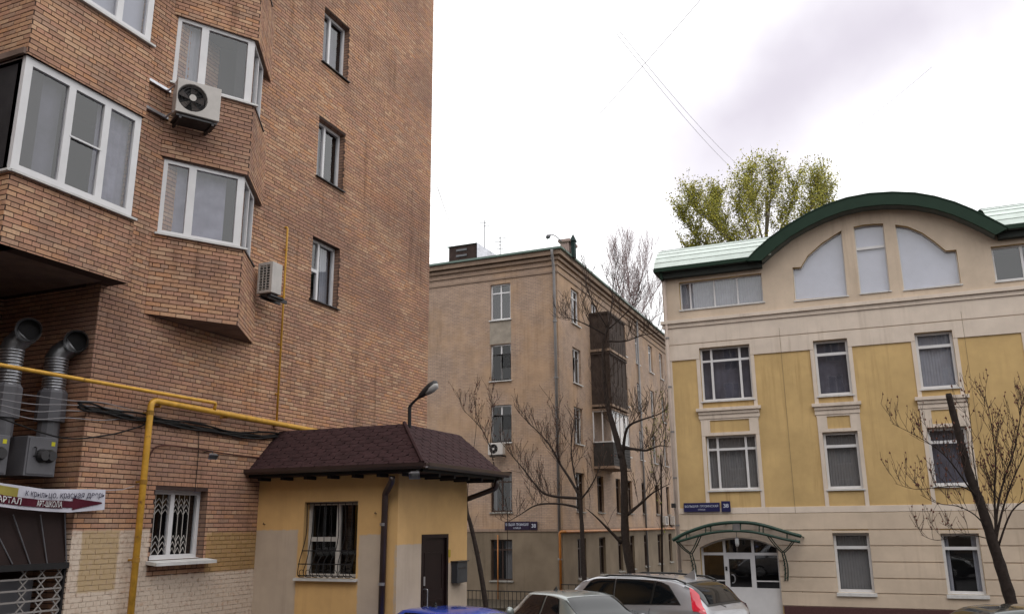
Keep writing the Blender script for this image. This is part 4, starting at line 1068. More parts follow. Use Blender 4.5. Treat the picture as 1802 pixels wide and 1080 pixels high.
sign((888, 917), (932, 932), MY-.12, [('БОЛЬШАЯ', .05, .41, .50, .42), ('ГРУЗИНСКАЯ', .46, .95, .50, .42), ('УЛИЦА', .35, .65, .15, .25)], NAVYD, 'dim violet street name plate on the apartment house')
sign((933, 917), (945, 932), MY-.12, [('3', .2, .48, .3, .6), ('8', .54, .82, .3, .6)], NAVYD, 'small dark number plate on the apartment house', 'number_plate')
m_ = at(858, 800, 1, MY-.7); m2_ = at(874, 783, 1, MY-.7)
aircon(frame((m_.x, MY-.35, m_.z), (1, 0, 0), (0, -1, 0)), .85, .6, .3, 'air conditioner under a third floor window of the apartment house', (m_.x, MY-.35, m_.z))
for k, (yy, z) in enumerate(((61.5, 2.6), (64.2, 2.6))):
    aircon(frame((MX+.1, yy, z), (0, 1, 0), (1, 0, 0)), .85, .6, .3, ['small air conditioner low on the far end of the apartment house, left one of two', 'small air conditioner low on the far end of the apartment house, right one of two'][k], (MX+.1, yy, z), fan=False)
# roof aerials and lamp
def aerial(px, top, bot, y, label, n=3):
    a, b = at(px, bot, 1, y), at(px, top, 1, y); t = thing('roof_aerial', label, 'aerial', a)
    mb = MB(); mb.tube([a-Vector((0, 0, .5)), b], .03, 6); mb.build('mast', GREYPAINT, t)
    for k in range(n):
        z = b.z-.15-k*.22; mb = MB(); mb.tube([(a.x-.35+.05*k, y-.1, z), (a.x+.35-.05*k, y+.1, z)], .018, 5); mb.build('crossbar', GREYPAINT, t)
aerial(853, 388, 437, 45, 'taller thin aerial on the roof right of the dark dormer', 2)
aerial(880, 415, 442, 44, 'shorter aerial on the roof, between the taller aerial and the chimney', 4)
a = at(988, 425, 1, 42.1); t = thing('roof_lamp', 'small curved lamp on the roof corner beside the chimney', 'lamp', a)
mb = MB(); mb.tube(bez([a, at(980, 417, 1, 42), at(972, 413, 1, 41.9), at(966, 414, 1, 41.8)], 4), .03, 6); mb.build('arm', GREYPAINT, t)
mb = MB(); q = at(965, 416, 1, 41.8); mb.tube([q+Vector((.12, 0, .06)), q, q+Vector((-.12, 0, -.1))], [.05, .14, .08], 8); mb.build('lamp_head', GREYPAINT, t)

# ================================================================== YELLOW HOUSE
HY2 = 32.0; YLX = -7.12; YRX = 9.6
yel = thing('yellow_house', 'yellow and cream three-storey house with green arched gable roof on the right', 'building', (YLX, HY2, gz(HY2)))
MYf = frame((0, HY2, 0), (1, 0, 0), (0, -1, 0))
CREAM = pbr('cream_stucco', (.53, .43, .335), .9, var=.13, scale=.9, bs=60, bd=.22, streak=.4)
CREAML = pbr('pale_cream_trim', (.61, .52, .44), .88, var=.08, scale=1.5, bs=60, bd=.15, streak=.5)
YELS = pbr('yellow_stucco', (.52, .36, .165), .9, var=.14, scale=.9, bs=60, bd=.3, streak=.6)
def fy(px_, py, y=HY2): p = at(px_, py, 1, y); return p.x, p.z
def fr_(tl, tr, bl, br):
    a, b, c, d = (fy(*q) for q in (tl, tr, bl, br))
    return ((a[0]+c[0])/2, (c[1]+d[1])/2, (b[0]+d[0])/2, (a[1]+b[1])/2)
W = {}
W['a1'] = fr_((1195, 494), (1340, 484), (1197, 544), (1344, 532))
W['31'] = fr_((1230.4, 612), (1318.4, 606), (1236, 705), (1327, 701))
W['21'] = fr_((1241, 767), (1331, 763.7), (1248, 862), (1337, 860))
W['32'] = fr_((1430, 599.5), (1490.5, 595.5), (1440, 695.5), (1501, 693.5))
W['22'] = fr_((1446.7, 760.5), (1509.3, 757.8), (1457, 860), (1519.6, 858.5))
W['33'] = fr_((1609, 586), (1674.3, 581), (1620.4, 685), (1689.4, 679))
W['23'] = fr_((1630, 752), (1699.5, 750), (1644, 855), (1715, 852))
W['12'] = fr_((1464.3, 937.4), (1529.9, 936.4), (1475.5, 1042), (1539, 1041.3))
W['13'] = fr_((1654.3, 938), (1724, 937.4), (1668.4, 1045), (1735, 1045.5))
W['a3'] = fr_((1743, 433), (1850, 424), (1752, 495), (1860, 484))
sx = W['33'][0]-W['32'][0]
for r_ in ('3', '2', '1'):
    a = W[r_+'3']; W[r_+'4'] = (a[0]+sx, a[1], a[2]+sx, a[3])
BLIND_W = pbr('white_roller_blind', (.68, .68, .74), .9, var=.04, bd=0)
# arched shapes
g1 = [fy(*p) for p in ((1398.8, 527.5), (1394.7, 471), (1409, 470), (1421, 450), (1446, 428), (1466, 415), (1480.5, 406), (1491.5, 520))]
g2 = [fy(*p) for p in ((1514, 516.6), (1502, 399.4), (1520, 395.5), (1538, 394), (1554, 393.6), (1567, 511.5))]
g3 = [fy(*p) for p in ((1590.6, 510.5), (1575.3, 395.6), (1596.7, 398.4), (1623, 409.6), (1643.5, 424), (1664.5, 441), (1683, 439.5), (1691.4, 499))]
def level(poly):                            # make base level and jambs upright
    zb = min(p[1] for p in poly); xs_ = [p[0] for p in poly]
    return poly
dxl, dxr = fy(1234, 1000)[0], fy(1372, 1000)[0]; dcx = (dxl+dxr)/2
zt_ = fy(1297, 945)[1]; zs_ = fy(1234, 963)[1]; hwid = (dxr-dxl)/2; rise = zt_-zs_
Rr_ = (hwid**2+rise**2)/(2*rise); ang = math.asin(hwid/Rr_)
zg = gz(HY2)+.12
darc = [(dcx+Rr_*math.sin(a), zt_-Rr_+Rr_*math.cos(a)) for a in [ang-2*ang*i/14 for i in range(15)]]
doorp = [(dxl, zg), (dxr, zg)]+darc
zgab = lambda: 0
# outer outline of the facade: left eave, arch, right eave
ein = [fy(*p) for p in ((1340, 458), (1365, 437), (1392, 416), (1420, 399), (1450, 385), (1480, 374), (1515, 365.5), (1550, 361.5), (1580, 361), (1610, 363), (1640, 368), (1672, 377), (1700, 388), (1727, 399), (1752, 408))]
zl = ein[0][1]
outer = [(YLX, -1.2), (YRX, -1.2), (YRX, ein[-1][1])]+ein[::-1]+[(YLX, ein[0][1])]
allh = [rect(*W[k]) for k in W if W[k][2] < YRX-.1]+[g1, g2, g3, doorp]
mb = MB(); mb.prism(MYf, outer, allh, -.32, 0, 0)
z_c0 = fy(1175, 609)[1]                       # groove in the cream band
z_y1 = fy(1175, 636)[1]; z_y0 = fy(1260, 893)[1]
ywall = mb.build('wall', YELS, yel)
mb = MB(); mb.box((YLX, HY2+.33, -1.2), (YLX+.3, HY2+13, zl)); mb.box((YRX-.3, HY2+.33, -1.2), (YRX, HY2+13, zl)); mb.box((YLX+.3, HY2+12.7, -1.2), (YRX-.3, HY2+13, zl)); mb.build('wall', YELS, yel)
def slabs(z0, z1, pr, mat, name, x0=YLX-.02, x1=YRX, holes=None, back=.002):
    """a raised course of the facade: split where an opening passes right through, notched where one only enters it"""
    hs = sorted([h for h in (holes if holes is not None else [W[k] for k in W]+[(dxl, zg, dxr, zt_+.02)]) if h[1] < z1-.001 and h[3] > z0+.001 and h[2] > x0 and h[0] < x1])
    segs = []; cur = x0; seg = []
    for h in hs:
        if h[1] <= z0+.001 and h[3] >= z1-.001:
            segs.append((cur, h[0], seg)); cur = h[2]; seg = []
        else: seg.append(h)
    segs.append((cur, x1, seg))
    for a, b, nt_ in segs:
        if b-a < .05: continue
        bot, top = [], []
        for h in nt_:
            l, r_ = max(h[0], a), min(h[2], b)
            if h[1] <= z0+.001: bot += [(l, z0), (l, h[3]), (r_, h[3]), (r_, z0)]
            else: top += [(l, z1), (l, h[1]), (r_, h[1]), (r_, z1)]
        loop = [(a, z0)]+bot+[(b, z0), (b, z1)]+top[::-1]+[(a, z1)]
        lp = [loop[0]]
        for p in loop[1:]:
            if abs(p[0]-lp[-1][0])+abs(p[1]-lp[-1][1]) > 1e-4: lp.append(p)
        mb = MB(); mb.prism(MYf, lp, [], back, pr); mb.build(name, mat, yel, bevel=.008 if not nt_ else 0)
zc1 = fy(1175, 566)[1]; zc0 = fy(1175, 579)[1]
# attic storey is plain cream, one sheet with the window shapes cut out
att = [(YLX-.02, zc1+.001), (YRX, zc1+.001), (YRX, ein[-1][1])]+ein[::-1]+[(YLX-.02, ein[0][1])]
mb = MB(); mb.prism(MYf, att, [rect(*W['a1']), rect(*W['a3'])] + [g1, g2, g3] if W['a3'][2] < YRX-.1 else [rect(*W['a1']), g1, g2, g3], .002, .03); mb.build('attic_wall', CREAM, yel)
slabs(zc0+.16, zc1, .16, CREAML, 'cornice', YLX-.14); slabs(zc0, zc0+.16, .09, CREAML, 'cornice', YLX-.09)
slabs(z_c0+.015, zc0, .045, CREAML, 'cream_band'); slabs(z_y1, z_c0-.015, .045, CREAML, 'cream_band')
slabs(z_c0-.015, z_c0+.015, .02, CREAM, 'band_groove')
slabs(fy(1175, 640)[1]-9, z_y1, .03, CREAML, 'corner_strip', YLX-.02, YLX+.20)
# ground floor: bands with open joints
jy = [fy(1600, v)[1] for v in (931, 959.5, 988.5, 1017.5, 1044.5)]
zpl = fy(1600, 1071)[1]
bands = [(zpl, jy[4]), (jy[4], jy[3]), (jy[3], jy[2]), (jy[2], jy[1]), (jy[1], jy[0])]
for z0, z1 in bands: slabs(z0+.02, z1-.02, .05, CREAM, 'rusticated_band', YLX-.02)
slabs(jy[0]+.02, fy(1600, 900)[1]-.0, .05, CREAM, 'rusticated_band', YLX-.02)
slabs(fy(1600, 900)[1]+.015, z_y0, .045, CREAML, 'cream_band', YLX-.02)
slabs(zpl-.001, fy(1600, 900)[1], .02, CREAM, 'joint_back', YLX-.01)
PLIN = pbr('dark_red_granite', (.075, .035, .035), .6, var=.25, scale=20, bd=.1)
slabs(-1.2, zpl-.005, .09, PLIN, 'plinth', YLX-.08, YRX, [(dxl-.05, zg-1, dxr+.05, zpl+.1)])
# arch spandrels above the door so the banding follows the arch
mb = MB(); sp_ = [(dxl-.02, zs_-.3), (dxl-.02, fy(1300, 931)[1]-.025), (dxr+.02, fy(1300, 931)[1]-.025), (dxr+.02, zs_-.3), (dxr, zs_-.3)]+[(p[0], p[1]) for p in darc[::1]][::1]
if (darc[0][0] < darc[-1][0]): sp_ = sp_[:5]+darc[::-1]
sp_ += [(dxl, zs_-.3)]
mb.prism(MYf, sp_, [], .003, .046); mb.build('door_spandrel', CREAM, yel)
# window surrounds
def bars_px(w_, xs_, zs_): return xs_, zs_
def surround(k, top_cornice):
    u0, v0, u1, v1 = W[k]; s_ = .13
    for a, b in ((u0-s_, u0), (u1, u1+s_)):
        mb = MB(); mb.mbox(MYf, a, b, v0-.75 if top_cornice else z_y0+.002, min(v1+.42, z_y1-.002) if not top_cornice else min(v1, z_y1-.003), .002, .035); mb.build('window_surround', CREAML, yel)
for k in ('31', '32', '33', '34'):
    u0, v0, u1, v1 = W[k]; surround(k, True); d = W['2'+k[1]]
    # sill cornice between the floors
    zc = v0-.28
    for (e, za_, zb2, pr) in ((.24, zc-.12, zc, .16), (.17, zc-.24, zc-.122, .10), (.17, zc-.40, zc-.245, .06)):
        mb = MB(); mb.mbox(MYf, u0-e, u1+e, za_, zb2, .04, pr); mb.build('sill_cornice', CREAML, yel, bevel=.01)
    # framed apron panel above the lower window
    pz0, pz1 = d[3]+.12, zc-.46
    mb = MB(); mb.prism(MYf, rect(d[0]-.13, d[3]+.005, d[2]+.13, zc-.405), [rect(d[0]+.2, pz0, d[2]-.2, pz1)], .002, .036); mb.build('apron_panel', CREAML, yel)
for k in ('21', '22', '23', '24'):
    u0, v0, u1, v1 = W[k]
    for a, b in ((u0-.13, u0), (u1, u1+.13)):
        mb = MB(); mb.mbox(MYf, a, b, z_y0+.002, v1, .002, .035); mb.build('window_surround', CREAML, yel)
styl = {'31': 'net', '21': 'vertical', '32': 'net', '22': 'vertical', '33': 'vertical_pale', '23': 'net', '12': 'vertical', '13': 'both', '34': 'dark', '24': 'dark', '14': 'dark'}
for k, (u0, v0, u1, v1) in W.items():
    if u1 > YRX-.1: continue
    w_ = u1-u0; h_ = v1-v0
    if k == 'a1':
        xs4_ = [u0+w_*.125, u0+w_*.42, u0+w_*.70]; cs = cells_grid(u0, v0, u1, v1, xs4_, [], b=.05, m=.06); s_ = 'vertical_pale'
    elif k == 'a3': cs = cells_grid(u0, v0, u1, v1, [u0+w_*.5], [], b=.07, m=.08); s_ = 'dark'
    elif k[1] == '1': cs = cells_grid(u0, v0, u1, v1, [u0+w_*.22, u0+w_*.78], [v1-h_*.25], b=.07, m=.08); s_ = styl[k]
    else: cs = cells_grid(u0, v0, u1, v1, [], [v1-h_*.25], b=.09, m=.10); s_ = styl[k]
    window(yel, MYf, (u0, v0, u1, v1), cs, s_, setback=.14, room=.9)
    sill(yel, MYf, u0-.04, u1+.06, v0+.01, .12 if k[0] == '1' else .07, .05 if k[0] != '1' else .10, .14)
for g, nm in ((g1, 'left quarter-arch gable window with pale blind'), (g2, 'narrow middle gable window with pale blind'), (g3, 'right quarter-arch gable window with pale blind')):
    cx_ = sum(p[0] for p in g)/len(g); cz_ = sum(p[1] for p in g)/len(g)
    def inset(poly, e):
        n = len(poly); o = []
        A_ = sum(poly[i][0]*poly[(i+1) % n][1]-poly[(i+1) % n][0]*poly[i][1] for i in range(n)); sg = 1 if A_ > 0 else -1
        for i in range(n):
            p0, p1, p2 = Vector(poly[i-1]), Vector(poly[i]), Vector(poly[(i+1) % n])
            d1_, d2_ = (p1-p0).normalized(), (p2-p1).normalized()
            n1_, n2_ = Vector((-d1_.y, d1_.x))*sg, Vector((-d2_.y, d2_.x))*sg
            b_ = (n1_+n2_); b_ = b_/max(.35, b_.dot(b_)/2)*1.0
            o.append(tuple(p1+b_*e/1.0*.5*2/2))
        return o
    ins = inset(g, .07)
    if g is g2:
        zt2 = (fy(1530, 434)[1]); c_lo = [ins[0], (ins[0][0]+(ins[1][0]-ins[0][0])*.62, zt2-.05), (ins[5][0]+(ins[4][0]-ins[5][0])*.62, zt2-.05), ins[5]]
        c_hi = [(ins[0][0]+(ins[1][0]-ins[0][0])*.68, zt2+.05), ins[1], ins[2], ins[3], ins[4], (ins[5][0]+(ins[4][0]-ins[5][0])*.68, zt2+.05)]
        cs = [c_lo, c_hi]
    else: cs = [ins]
    wf = window(yel, MYf, g, cs, 'none', setback=.14, room=.5, label=nm)
    mb = MB(); mb.add([MYf(u, v, -.235) for u, v in g], [tuple(range(len(g)))]); mb.build('blind', BLIND_W, wf, fix=False)
    zb3 = min(p[1] for p in g); sill(yel, MYf, min(g[0][0], g[-1][0])-.03, max(g[0][0], g[-1][0])+.05, zb3+.02, .07, .04, .14)
# entrance: arched white door screen
tz_ = fy(1300, 974)[1]; v1x, v2x = fy(1275, 1000)[0], fy(1326, 1000)[0]
def cut_arc(x0, x1, z0, e=.06):
    pts = [(x0, z0), (x1, z0)]; n = 8
    for i in range(n+1):
        x = x1+(x0-x1)*i/n; xx = max(-hwid, min(hwid, x-dcx)); pts.append((x, zt_-Rr_+math.sqrt(Rr_**2-xx*xx)-e))
    return pts
cells = [cut_arc(dxl+.07, v1x-.04, tz_+.04), cut_arc(v1x+.05, v2x-.05, tz_+.04), cut_arc(v2x+.04, dxr-.07, tz_+.04),
         rect(dxl+.07, fy(1250, 1021)[1]+.02, v1x-.04, tz_-.05), rect(v2x+.04, fy(1250, 1021)[1]+.02, dxr-.07, tz_-.05),
         rect(dxl+.07, fy(1340, 1036)[1]+.02, v1x-.04, fy(1250, 1021)[1]-.02), rect(v2x+.04, fy(1340, 1036)[1]+.02, dxr-.07, fy(1250, 1021)[1]-.02),
         rect(v1x+.13, fy(1300, 1034)[1]+.02, v2x-.12, fy(1300, 982)[1]-.02)]
dw = window(yel, MYf, doorp, cells, 'dark', setback=.2, room=1.2, label='white arched glazed entrance', name='entrance_door')
xh = fy(1288, 1018); mb = MB(); mb.tube([MYf(xh[0]+.10*math.cos(a), xh[1]+.14*math.sin(a), -.12) for a in [(-.55+1.1*i/12)*math.pi for i in range(13)]], .02, 6); mb.build('door_handle', GALV, dw)
mb = MB(); q = fy(1277, 1000); mb.mbox(MYf, q[0]-.04, q[0]+.03, q[1]-.07, q[1]+.07, -.2, -.17); mb.build('lock_plate', BLACK, dw)
mb = MB(); mb.box((dxl-.3, HY2-.7, gz(31)-.1), (dxr+.3, HY2+.2, zg)); mb.build('doorstep', KERB, yel)
# left eave and roof
GRE = pbr('dark_green_fascia', (.012, .030, .018), .6, var=.12, scale=2, bd=.03)
GRS = pbr('pale_green_roof_sheet', (.46, .52, .48), .35, metal=.15, var=.1, scale=1.5, bd=.04, streak=.3)
YE_ = 31.5
zE = at(1240, 463, 1, YE_).z; zt2 = 13.35
e0x = at(1150, 470, 1, YE_).x; e1x = at(1338, 457, 1, YE_).x
mb = MB(); n = 8
arcp = [(YE_+ (1.9)*(1-math.cos(t))*.9 + 1.2*math.sin(t)*.6, zE+1.35*math.sin(t)) for t in [i/n*math.pi/2 for i in range(n+1)]]
arcp += [(HY2+6.3, zE+2.0), (HY2+13.4, zE)]
def roofstrip(x0, x1, name):
    for i in range(len(arcp)-1):
        (ya, za_), (yb, zb4) = arcp[i], arcp[i+1]; mb = MB()
        d = Vector((0, yb-ya, zb4-za_)).normalized(); nn = Vector((0, -d.z, d.y))*.02
        P = [Vector((x, y, z))+k for k in (nn*(1.0), nn*0) for y, z in ((ya, za_), (yb, zb4)) for x in (x0, x1)]
        P[0] += nn*.9; P[1] += nn*.9
        mb.add(P, [(0,1,3,2),(4,6,7,5),(0,4,5,1),(2,3,7,6),(0,2,6,4),(1,5,7,3)])
        mb.build('roof_sheet', GRS, rf)
mb = MB(); mb.box((e0x+.05, HY2+.35, zE-.1), (YRX, HY2+13, zE+.02)); rf = mb.build('roof', GRE, yel)
roofstrip(e0x, e1x+.4, 'roof_sheet')
xr0 = at(1742, 405, 1, YE_).x; roofstrip(xr0, YRX+.3, 'roof_sheet')
for (x0, x1) in ((e0x, e1x), (xr0, YRX+.3)):
    mb = MB(); mb.box((x0, YE_-.03, zE-.13), (x1, YE_+.05, zE+.03)); mb.build('eave_fascia', GRE, rf)
    mb = MB(); mb.box((x0+.02, YE_+.052, zE-.12), (x1, HY2-.035, zE-.08)); mb.build('eave_soffit', pbr('grey_green_soffit', (.10, .11, .10), .8), rf)
    mb = MB(); mb.box((x0+.25, HY2-.30, zE-.36), (x1, HY2-.034, zE-.121)); mb.build('eave_box', pbr('dark_eave_box', (.035, .04, .036), .7), rf)
mb = MB(); mb.box((e0x-.02, YE_, zE-.13), (e0x+.25, HY2+4, zE-.0)); mb.box((e0x+.2, HY2-.4, zE-.4), (e0x+.3, HY2+3, zE-.13)); mb.build('side_eave', GRE, rf)
# arched gable fascia and barrel roof
ofs = [fy(p[0], p[1], 31.4) for p in ((1312, 459), (1330, 440), (1355, 418), (1385, 397), (1420, 376), (1455, 360), (1490, 348.5), (1530, 341), (1570, 338.5), (1610, 340), (1645, 346), (1680, 356), (1712, 369), (1742, 384), (1775, 401))]
inn = [fy(p[0], p[1], 31.4) for p in ((1340, 458), (1362, 438), (1390, 416), (1420, 398.5), (1450, 384), (1482, 372), (1515, 364), (1550, 360), (1580, 359.5), (1612, 361.5), (1645, 367.5), (1676, 377), (1705, 389), (1732, 402), (1752, 413))]
MA = frame((0, 31.4, 0), (1, 0, 0), (0, -1, 0))
n = len(ofs); mb = MB()
for i in range(n-1):
    P = [MA(*q, d) for d in (0, -.12) for q in (ofs[i], ofs[i+1], inn[i+1], inn[i])]
    mb.add(P, [(0,1,2,3),(4,7,6,5),(0,4,5,1),(3,2,6,7)])
mb.build('arched_fascia', GRE, rf)
mb = MB()
for i in range(n-1):                       # underside of the overhang and barrel roof behind it
    P = [MA(*q, d) for d in (-.12, -.62) for q in (inn[i], inn[i+1])]; mb.add(P, [(0,1,3,2)])
mb.build('arch_soffit', pbr('grey_green_soffit', (.10, .11, .10), .8), rf, fix=False)
for i in range(n-1):
    (xa, za_), (xb_, zb5) = ofs[i], ofs[i+1]; mb = MB()
    P = [Vector((x, y, z+dz)) for dz in (.03, -.02) for y in (31.38, HY2+9) for x, z in ((xa, za_), (xb_, zb5))]
    mb.add(P, [(0,1,3,2),(4,6,7,5),(0,4,5,1),(2,3,7,6),(0,2,6,4),(1,5,7,3)]); mb.build('barrel_sheet', GRE, rf)
mb = MB(); mb.prism(frame((0, HY2+9, 0), (1, 0, 0), (0, 1, 0)), [(p[0], p[1]-.04) for p in ofs][::-1], [], -.1, 0); mb.build('rear_gable', CREAM, rf)
# corner drainpipe
xq = fy(1181, 700)[0]; mb = MB(); mb.tube([(xq, HY2-.1, zE-.2), (xq, HY2-.1, -.4)], .055, 10); mb.build('drainpipe', pbr('cream_drainpipe', (.42, .34, .29), .6, var=.1, bd=.03), yel, smooth=True)
mb = MB()
for z in (1, 2.6, 4.3, 6, 7.7, 9.6): mb.tube([(xq, HY2-.1, z), (xq, HY2-.1, z+.06)], .075, 10)
mb.build('pipe_clamp', DP, yel)
mb = MB()
for px_, za_, zb6 in ((1391, 575, 1068), (1727, 545, 890)):
    x = fy(px_, 800)[0]; mb.mbox(MYf, x-.006, x+.006, fy(px_, zb6)[1], fy(px_, za_)[1], .0465, .0485)
mb.build('expansion_joint', pbr('joint_shadow', (.2, .15, .09), .9, bd=0), yel)
# signs, camera, lantern
sign((1203.5, 884), (1266, 900), HY2-.13, [('БОЛЬШАЯ', .04, .41, .50, .34), ('ГРУЗИНСКАЯ', .46, .96, .50, .34), ('УЛИЦА', .40, .60, .17, .22)], NAVY, 'blue street name plate with white lettering on the yellow house')
sign((1270, 881), (1284.5, 900), HY2-.13, [('3', .22, .49, .40, .5), ('8', .54, .81, .40, .5)], NAVY, 'blue house number plate 38 right of the street name plate', 'number_plate')
q = at(1186, 889, 1, HY2-.2); t = thing('security_camera', 'small dark camera on the left corner of the yellow house below the drainpipe bend', 'camera', q)
mb = MB(); mb.box((q.x-.08, HY2-.3, q.z-.08), (q.x+.06, HY2-.06, q.z+.08)); mb.build('camera_body', DARKMETAL, t, bevel=.01); mb = MB(); mb.tube([(q.x, HY2-.08, q.z), (q.x, HY2+.0, q.z-.1)], .02, 6); mb.build('bracket', GALV, t)
q = at(1297, 953, 1, HY2-.5); t = thing('lantern', 'small clear glass lantern hanging under the green entrance canopy', 'lamp', q)
mb = MB(); mb.tube([q+Vector((0, 0, .14)), q+Vector((0, 0, .45))], .012, 6); mb.tube([q+Vector((0, 0, .12)), q+Vector((0, 0, .17))], [.07, .03], 8); mb.build('cap', DP, t)
mb = MB(); mb.tube([q+Vector((0, 0, -.16)), q+Vector((0, 0, -.08)), q+Vector((0, 0, .12))], [.03, .07, .07], 10); mb.build('glass_shade', pbr('frosted_glass', (.55, .55, .55), .2, bd=0), t, smooth=True)
# entrance canopy of green tubes
CG = pbr('green_canopy_paint', (.008, .035, .022), .5, var=.2, bd=.05)
can = thing('entrance_canopy', 'arched dark green metal canopy on two branching posts over the white door', 'canopy', (dcx, HY2, zg))
MC = lambda px_, py, d: (lambda p: Vector((p.x, HY2-d, p.z)))(at(px_, py, 1, HY2-d))
dC = .95
topc = [(1184, 950), (1205, 938), (1242, 925), (1270, 920), (1297, 918.5), (1325, 920), (1352, 926), (1385, 936), (1410, 943)]
lowc = [(1190, 953), (1212, 947), (1242, 938.5), (1270, 934.5), (1297, 933.5), (1325, 935.5), (1352, 941), (1380, 948), (1408, 953)]
mb = MB(); mb.tube(bez([MC(*p, dC) for p in topc], 4), .06, 8); mb.build('upper_rim', CG, can, smooth=True)
mb = MB(); mb.tube(bez([MC(*p, dC) for p in lowc], 4), .045, 8); mb.build('lower_rim', CG, can, smooth=True)
for (a, b) in ((1242, 1), (1251, 2), (1290, 3), (1303, 4), (1336, 5), (1343, 6), (1208, 7), (1385, 8)):
    zt5 = np.interp(a, [p[0] for p in topc], [p[1] for p in topc]); zl5 = np.interp(a, [p[0] for p in lowc], [p[1] for p in lowc])
    mb = MB(); mb.tube([MC(a, zt5, dC), MC(a, zl5, dC)], .022, 6); mb.build('rim_strut', CG, can)
P_ = bez([MC(*p, dC) for p in topc], 4)
mb = MB()
vs = [p+Vector((0, 0, .04)) for p in P_]+[Vector((p.x, HY2-.06, p.z-.02)) for p in P_]; m_n = len(P_)
vs += [v+Vector((0, 0, .015)) for v in vs]
mb.add(vs, [(i, i+1, m_n+i+1, m_n+i) for i in range(m_n-1)]+[(2*m_n+i, 3*m_n+i, 3*m_n+i+1, 2*m_n+i+1) for i in range(m_n-1)])
mb.build('canopy_sheet', GLASS, can)
for i in range(0, m_n, 4):
    mb = MB(); mb.tube([P_[i], Vector((P_[i].x, HY2-.06, P_[i].z-.05))], .02, 6); mb.build('rafter', CG, can)
for s_, base_, fork, l1, l2 in ((-1, (1222, 1021), (1216, 974), (1192, 952), (1232, 942)), (1, (1384, 1021), (1378, 972), (1353, 943), (1398, 949))):
    for o_ in (-4.0, 4.0):
        mb = MB(); mb.tube(bez([MC(base_[0]+o_*.6, base_[1], .10), MC(base_[0]+o_*.6, (base_[1]+fork[1])/2, .10), MC(fork[0]+o_*.5, fork[1], .22)], 4), .022, 6); mb.build('post', CG, can, smooth=True)
        for l in (l1, l2):
            mb = MB(); mb.tube(bez([MC(fork[0]+o_*.5, fork[1], .22), MC((fork[0]+l[0])/2+o_*.5, (fork[1]+l[1])/2+2, .55), MC(l[0]+o_*.5, l[1], dC)], 4), .02, 6); mb.build('brace', CG, can, smooth=True)
    for k in range(6):
        f = (k+.5)/6; x = base_[0]+(fork[0]-base_[0])*f; y_ = base_[1]+(fork[1]-base_[1])*f
        mb = MB(); mb.tube([MC(x-2.4, y_+2, .11+.1*f), MC(x+2.4, y_-2, .11+.1*f)], .012, 5); mb.build('lattice_rung', CG, can)
q = MC(1296, 926, dC+.02); mb = MB(); mb.box((q.x-.12, q.y-.02, q.z-.13), (q.x+.12, q.y, q.z+.13)); mb.build('emblem_plate', pbr('emblem_grey', (.12, .11, .11), .5, var=.3), can)

# ================================================================== UNSEEN HOUSES ADDED BEHIND AND BESIDE THE CAMERA TO DARKEN THE LOWER WALLS
def added_house(name_label, O, U, Nn, L, H_, mat, dep, rows_, loc):
    t = thing('added_shade_house', name_label, 'building', loc)
    M_ = frame(O, U, Nn); n = int(L/3.2); hs = [(1.0+i*3.2, 1.3+j*3.2, 2.4+i*3.2, 3.2+j*3.2) for i in range(n) for j in range(rows_)]
    mb = MB(); mb.prism(M_, rect(0, -1, L, H_), [rect(*h) for h in hs], -.3, 0); mb.build('wall', mat, t)
    mb = MB(); mb.mbox(M_, 0.001, L-.001, -1, H_-.01, -dep, -1.0); mb.mbox(M_, -.2, L+.2, H_, H_+.5, -dep, .3); mb.build('block', mat, t)
    w0 = None
    for h in hs:
        if w0 is None:
            mb = MB(); mb.prism(lambda u, v, d: Vector(M_(u, v, d)), rect(*h), [rect(*c) for c in cells_grid(*h, [(h[0]+h[2])/2], [], b=.07, m=.08)], -.2, -.13)
            mb.add([M_(u, v, -.17) for u, v in rect(*h)], [(0,1,2,3)], 1)
            w0 = mb.build('window', [PVC_OLD, pbr('dark_pane', (.03, .035, .04), .08, bd=0)], t); h0 = h
        else:
            o = bpy.data.objects.new('window', w0.data); COL.objects.link(o); o.parent = t
            o.location = Vector(M_(h[0], h[1], 0))-Vector(M_(h0[0], h0[1], 0))
    return t
HB = pbr('added_house_render', (.16, .125, .10), .9, var=.15, scale=.5, bd=.1, streak=.4)
added_house('unseen brown rendered house added behind the viewer to darken the lower walls', (34, -20, 0), (-1, 0, 0), (0, 1, 0), 60, 21, HB, 10, 6, (0, -20, 0))
added_house('unseen brown rendered house added to the right to darken the lower walls', (22, 27, 0), (0, -1, 0), (-1, 0, 0), 38, 12, HB, 10, 3, (22, 8, 0))

# ================================================================== FENCES
FEN = pbr('dark_fence_paint', (.02, .018, .018), .6, var=.2, bd=0)
def fence(A, B, h, label, step=.16):
    A, B = Vector(A), Vector(B); L = (B-A).length; U = (B-A)/L; n = int(L/step)
    t = thing('picket_fence', label, 'fence', A)
    for z in (.12, h-.02):
        mb = MB(); a, b = A+Vector((0, 0, z)), B+Vector((0, 0, z)); mb.tube([a, b], .022, 4); mb.build('rail', FEN, t)
    p0 = None
    for i in range(n+1):
        p = A+U*(L*i/n)
        if p0 is None: mb = MB(); mb.tube([p, p+Vector((0, 0, h))], .012, 4); p0 = mb.build('picket', FEN, t); q0_ = p
        else: o = bpy.data.objects.new('picket', p0.data); COL.objects.link(o); o.parent = t; o.location = p-q0_
a = at(822, 1037, 1, 29.5); b = at(893, 1037, 1, 29.5)
fence((a.x-3, 29.5, a.z-1.0), (b.x+2.6, 29.5, a.z-1.0), 1.0, 'low dark metal picket fence between the hut and the grey saloon')
a = at(1000, 1027, 1, 33.0)
fence((a.x-.3, 33, a.z-.95), (a.x+4.5, 33, a.z-.95), .95, 'low dark metal fence at the foot of the bare trees behind the silver estate', .3)

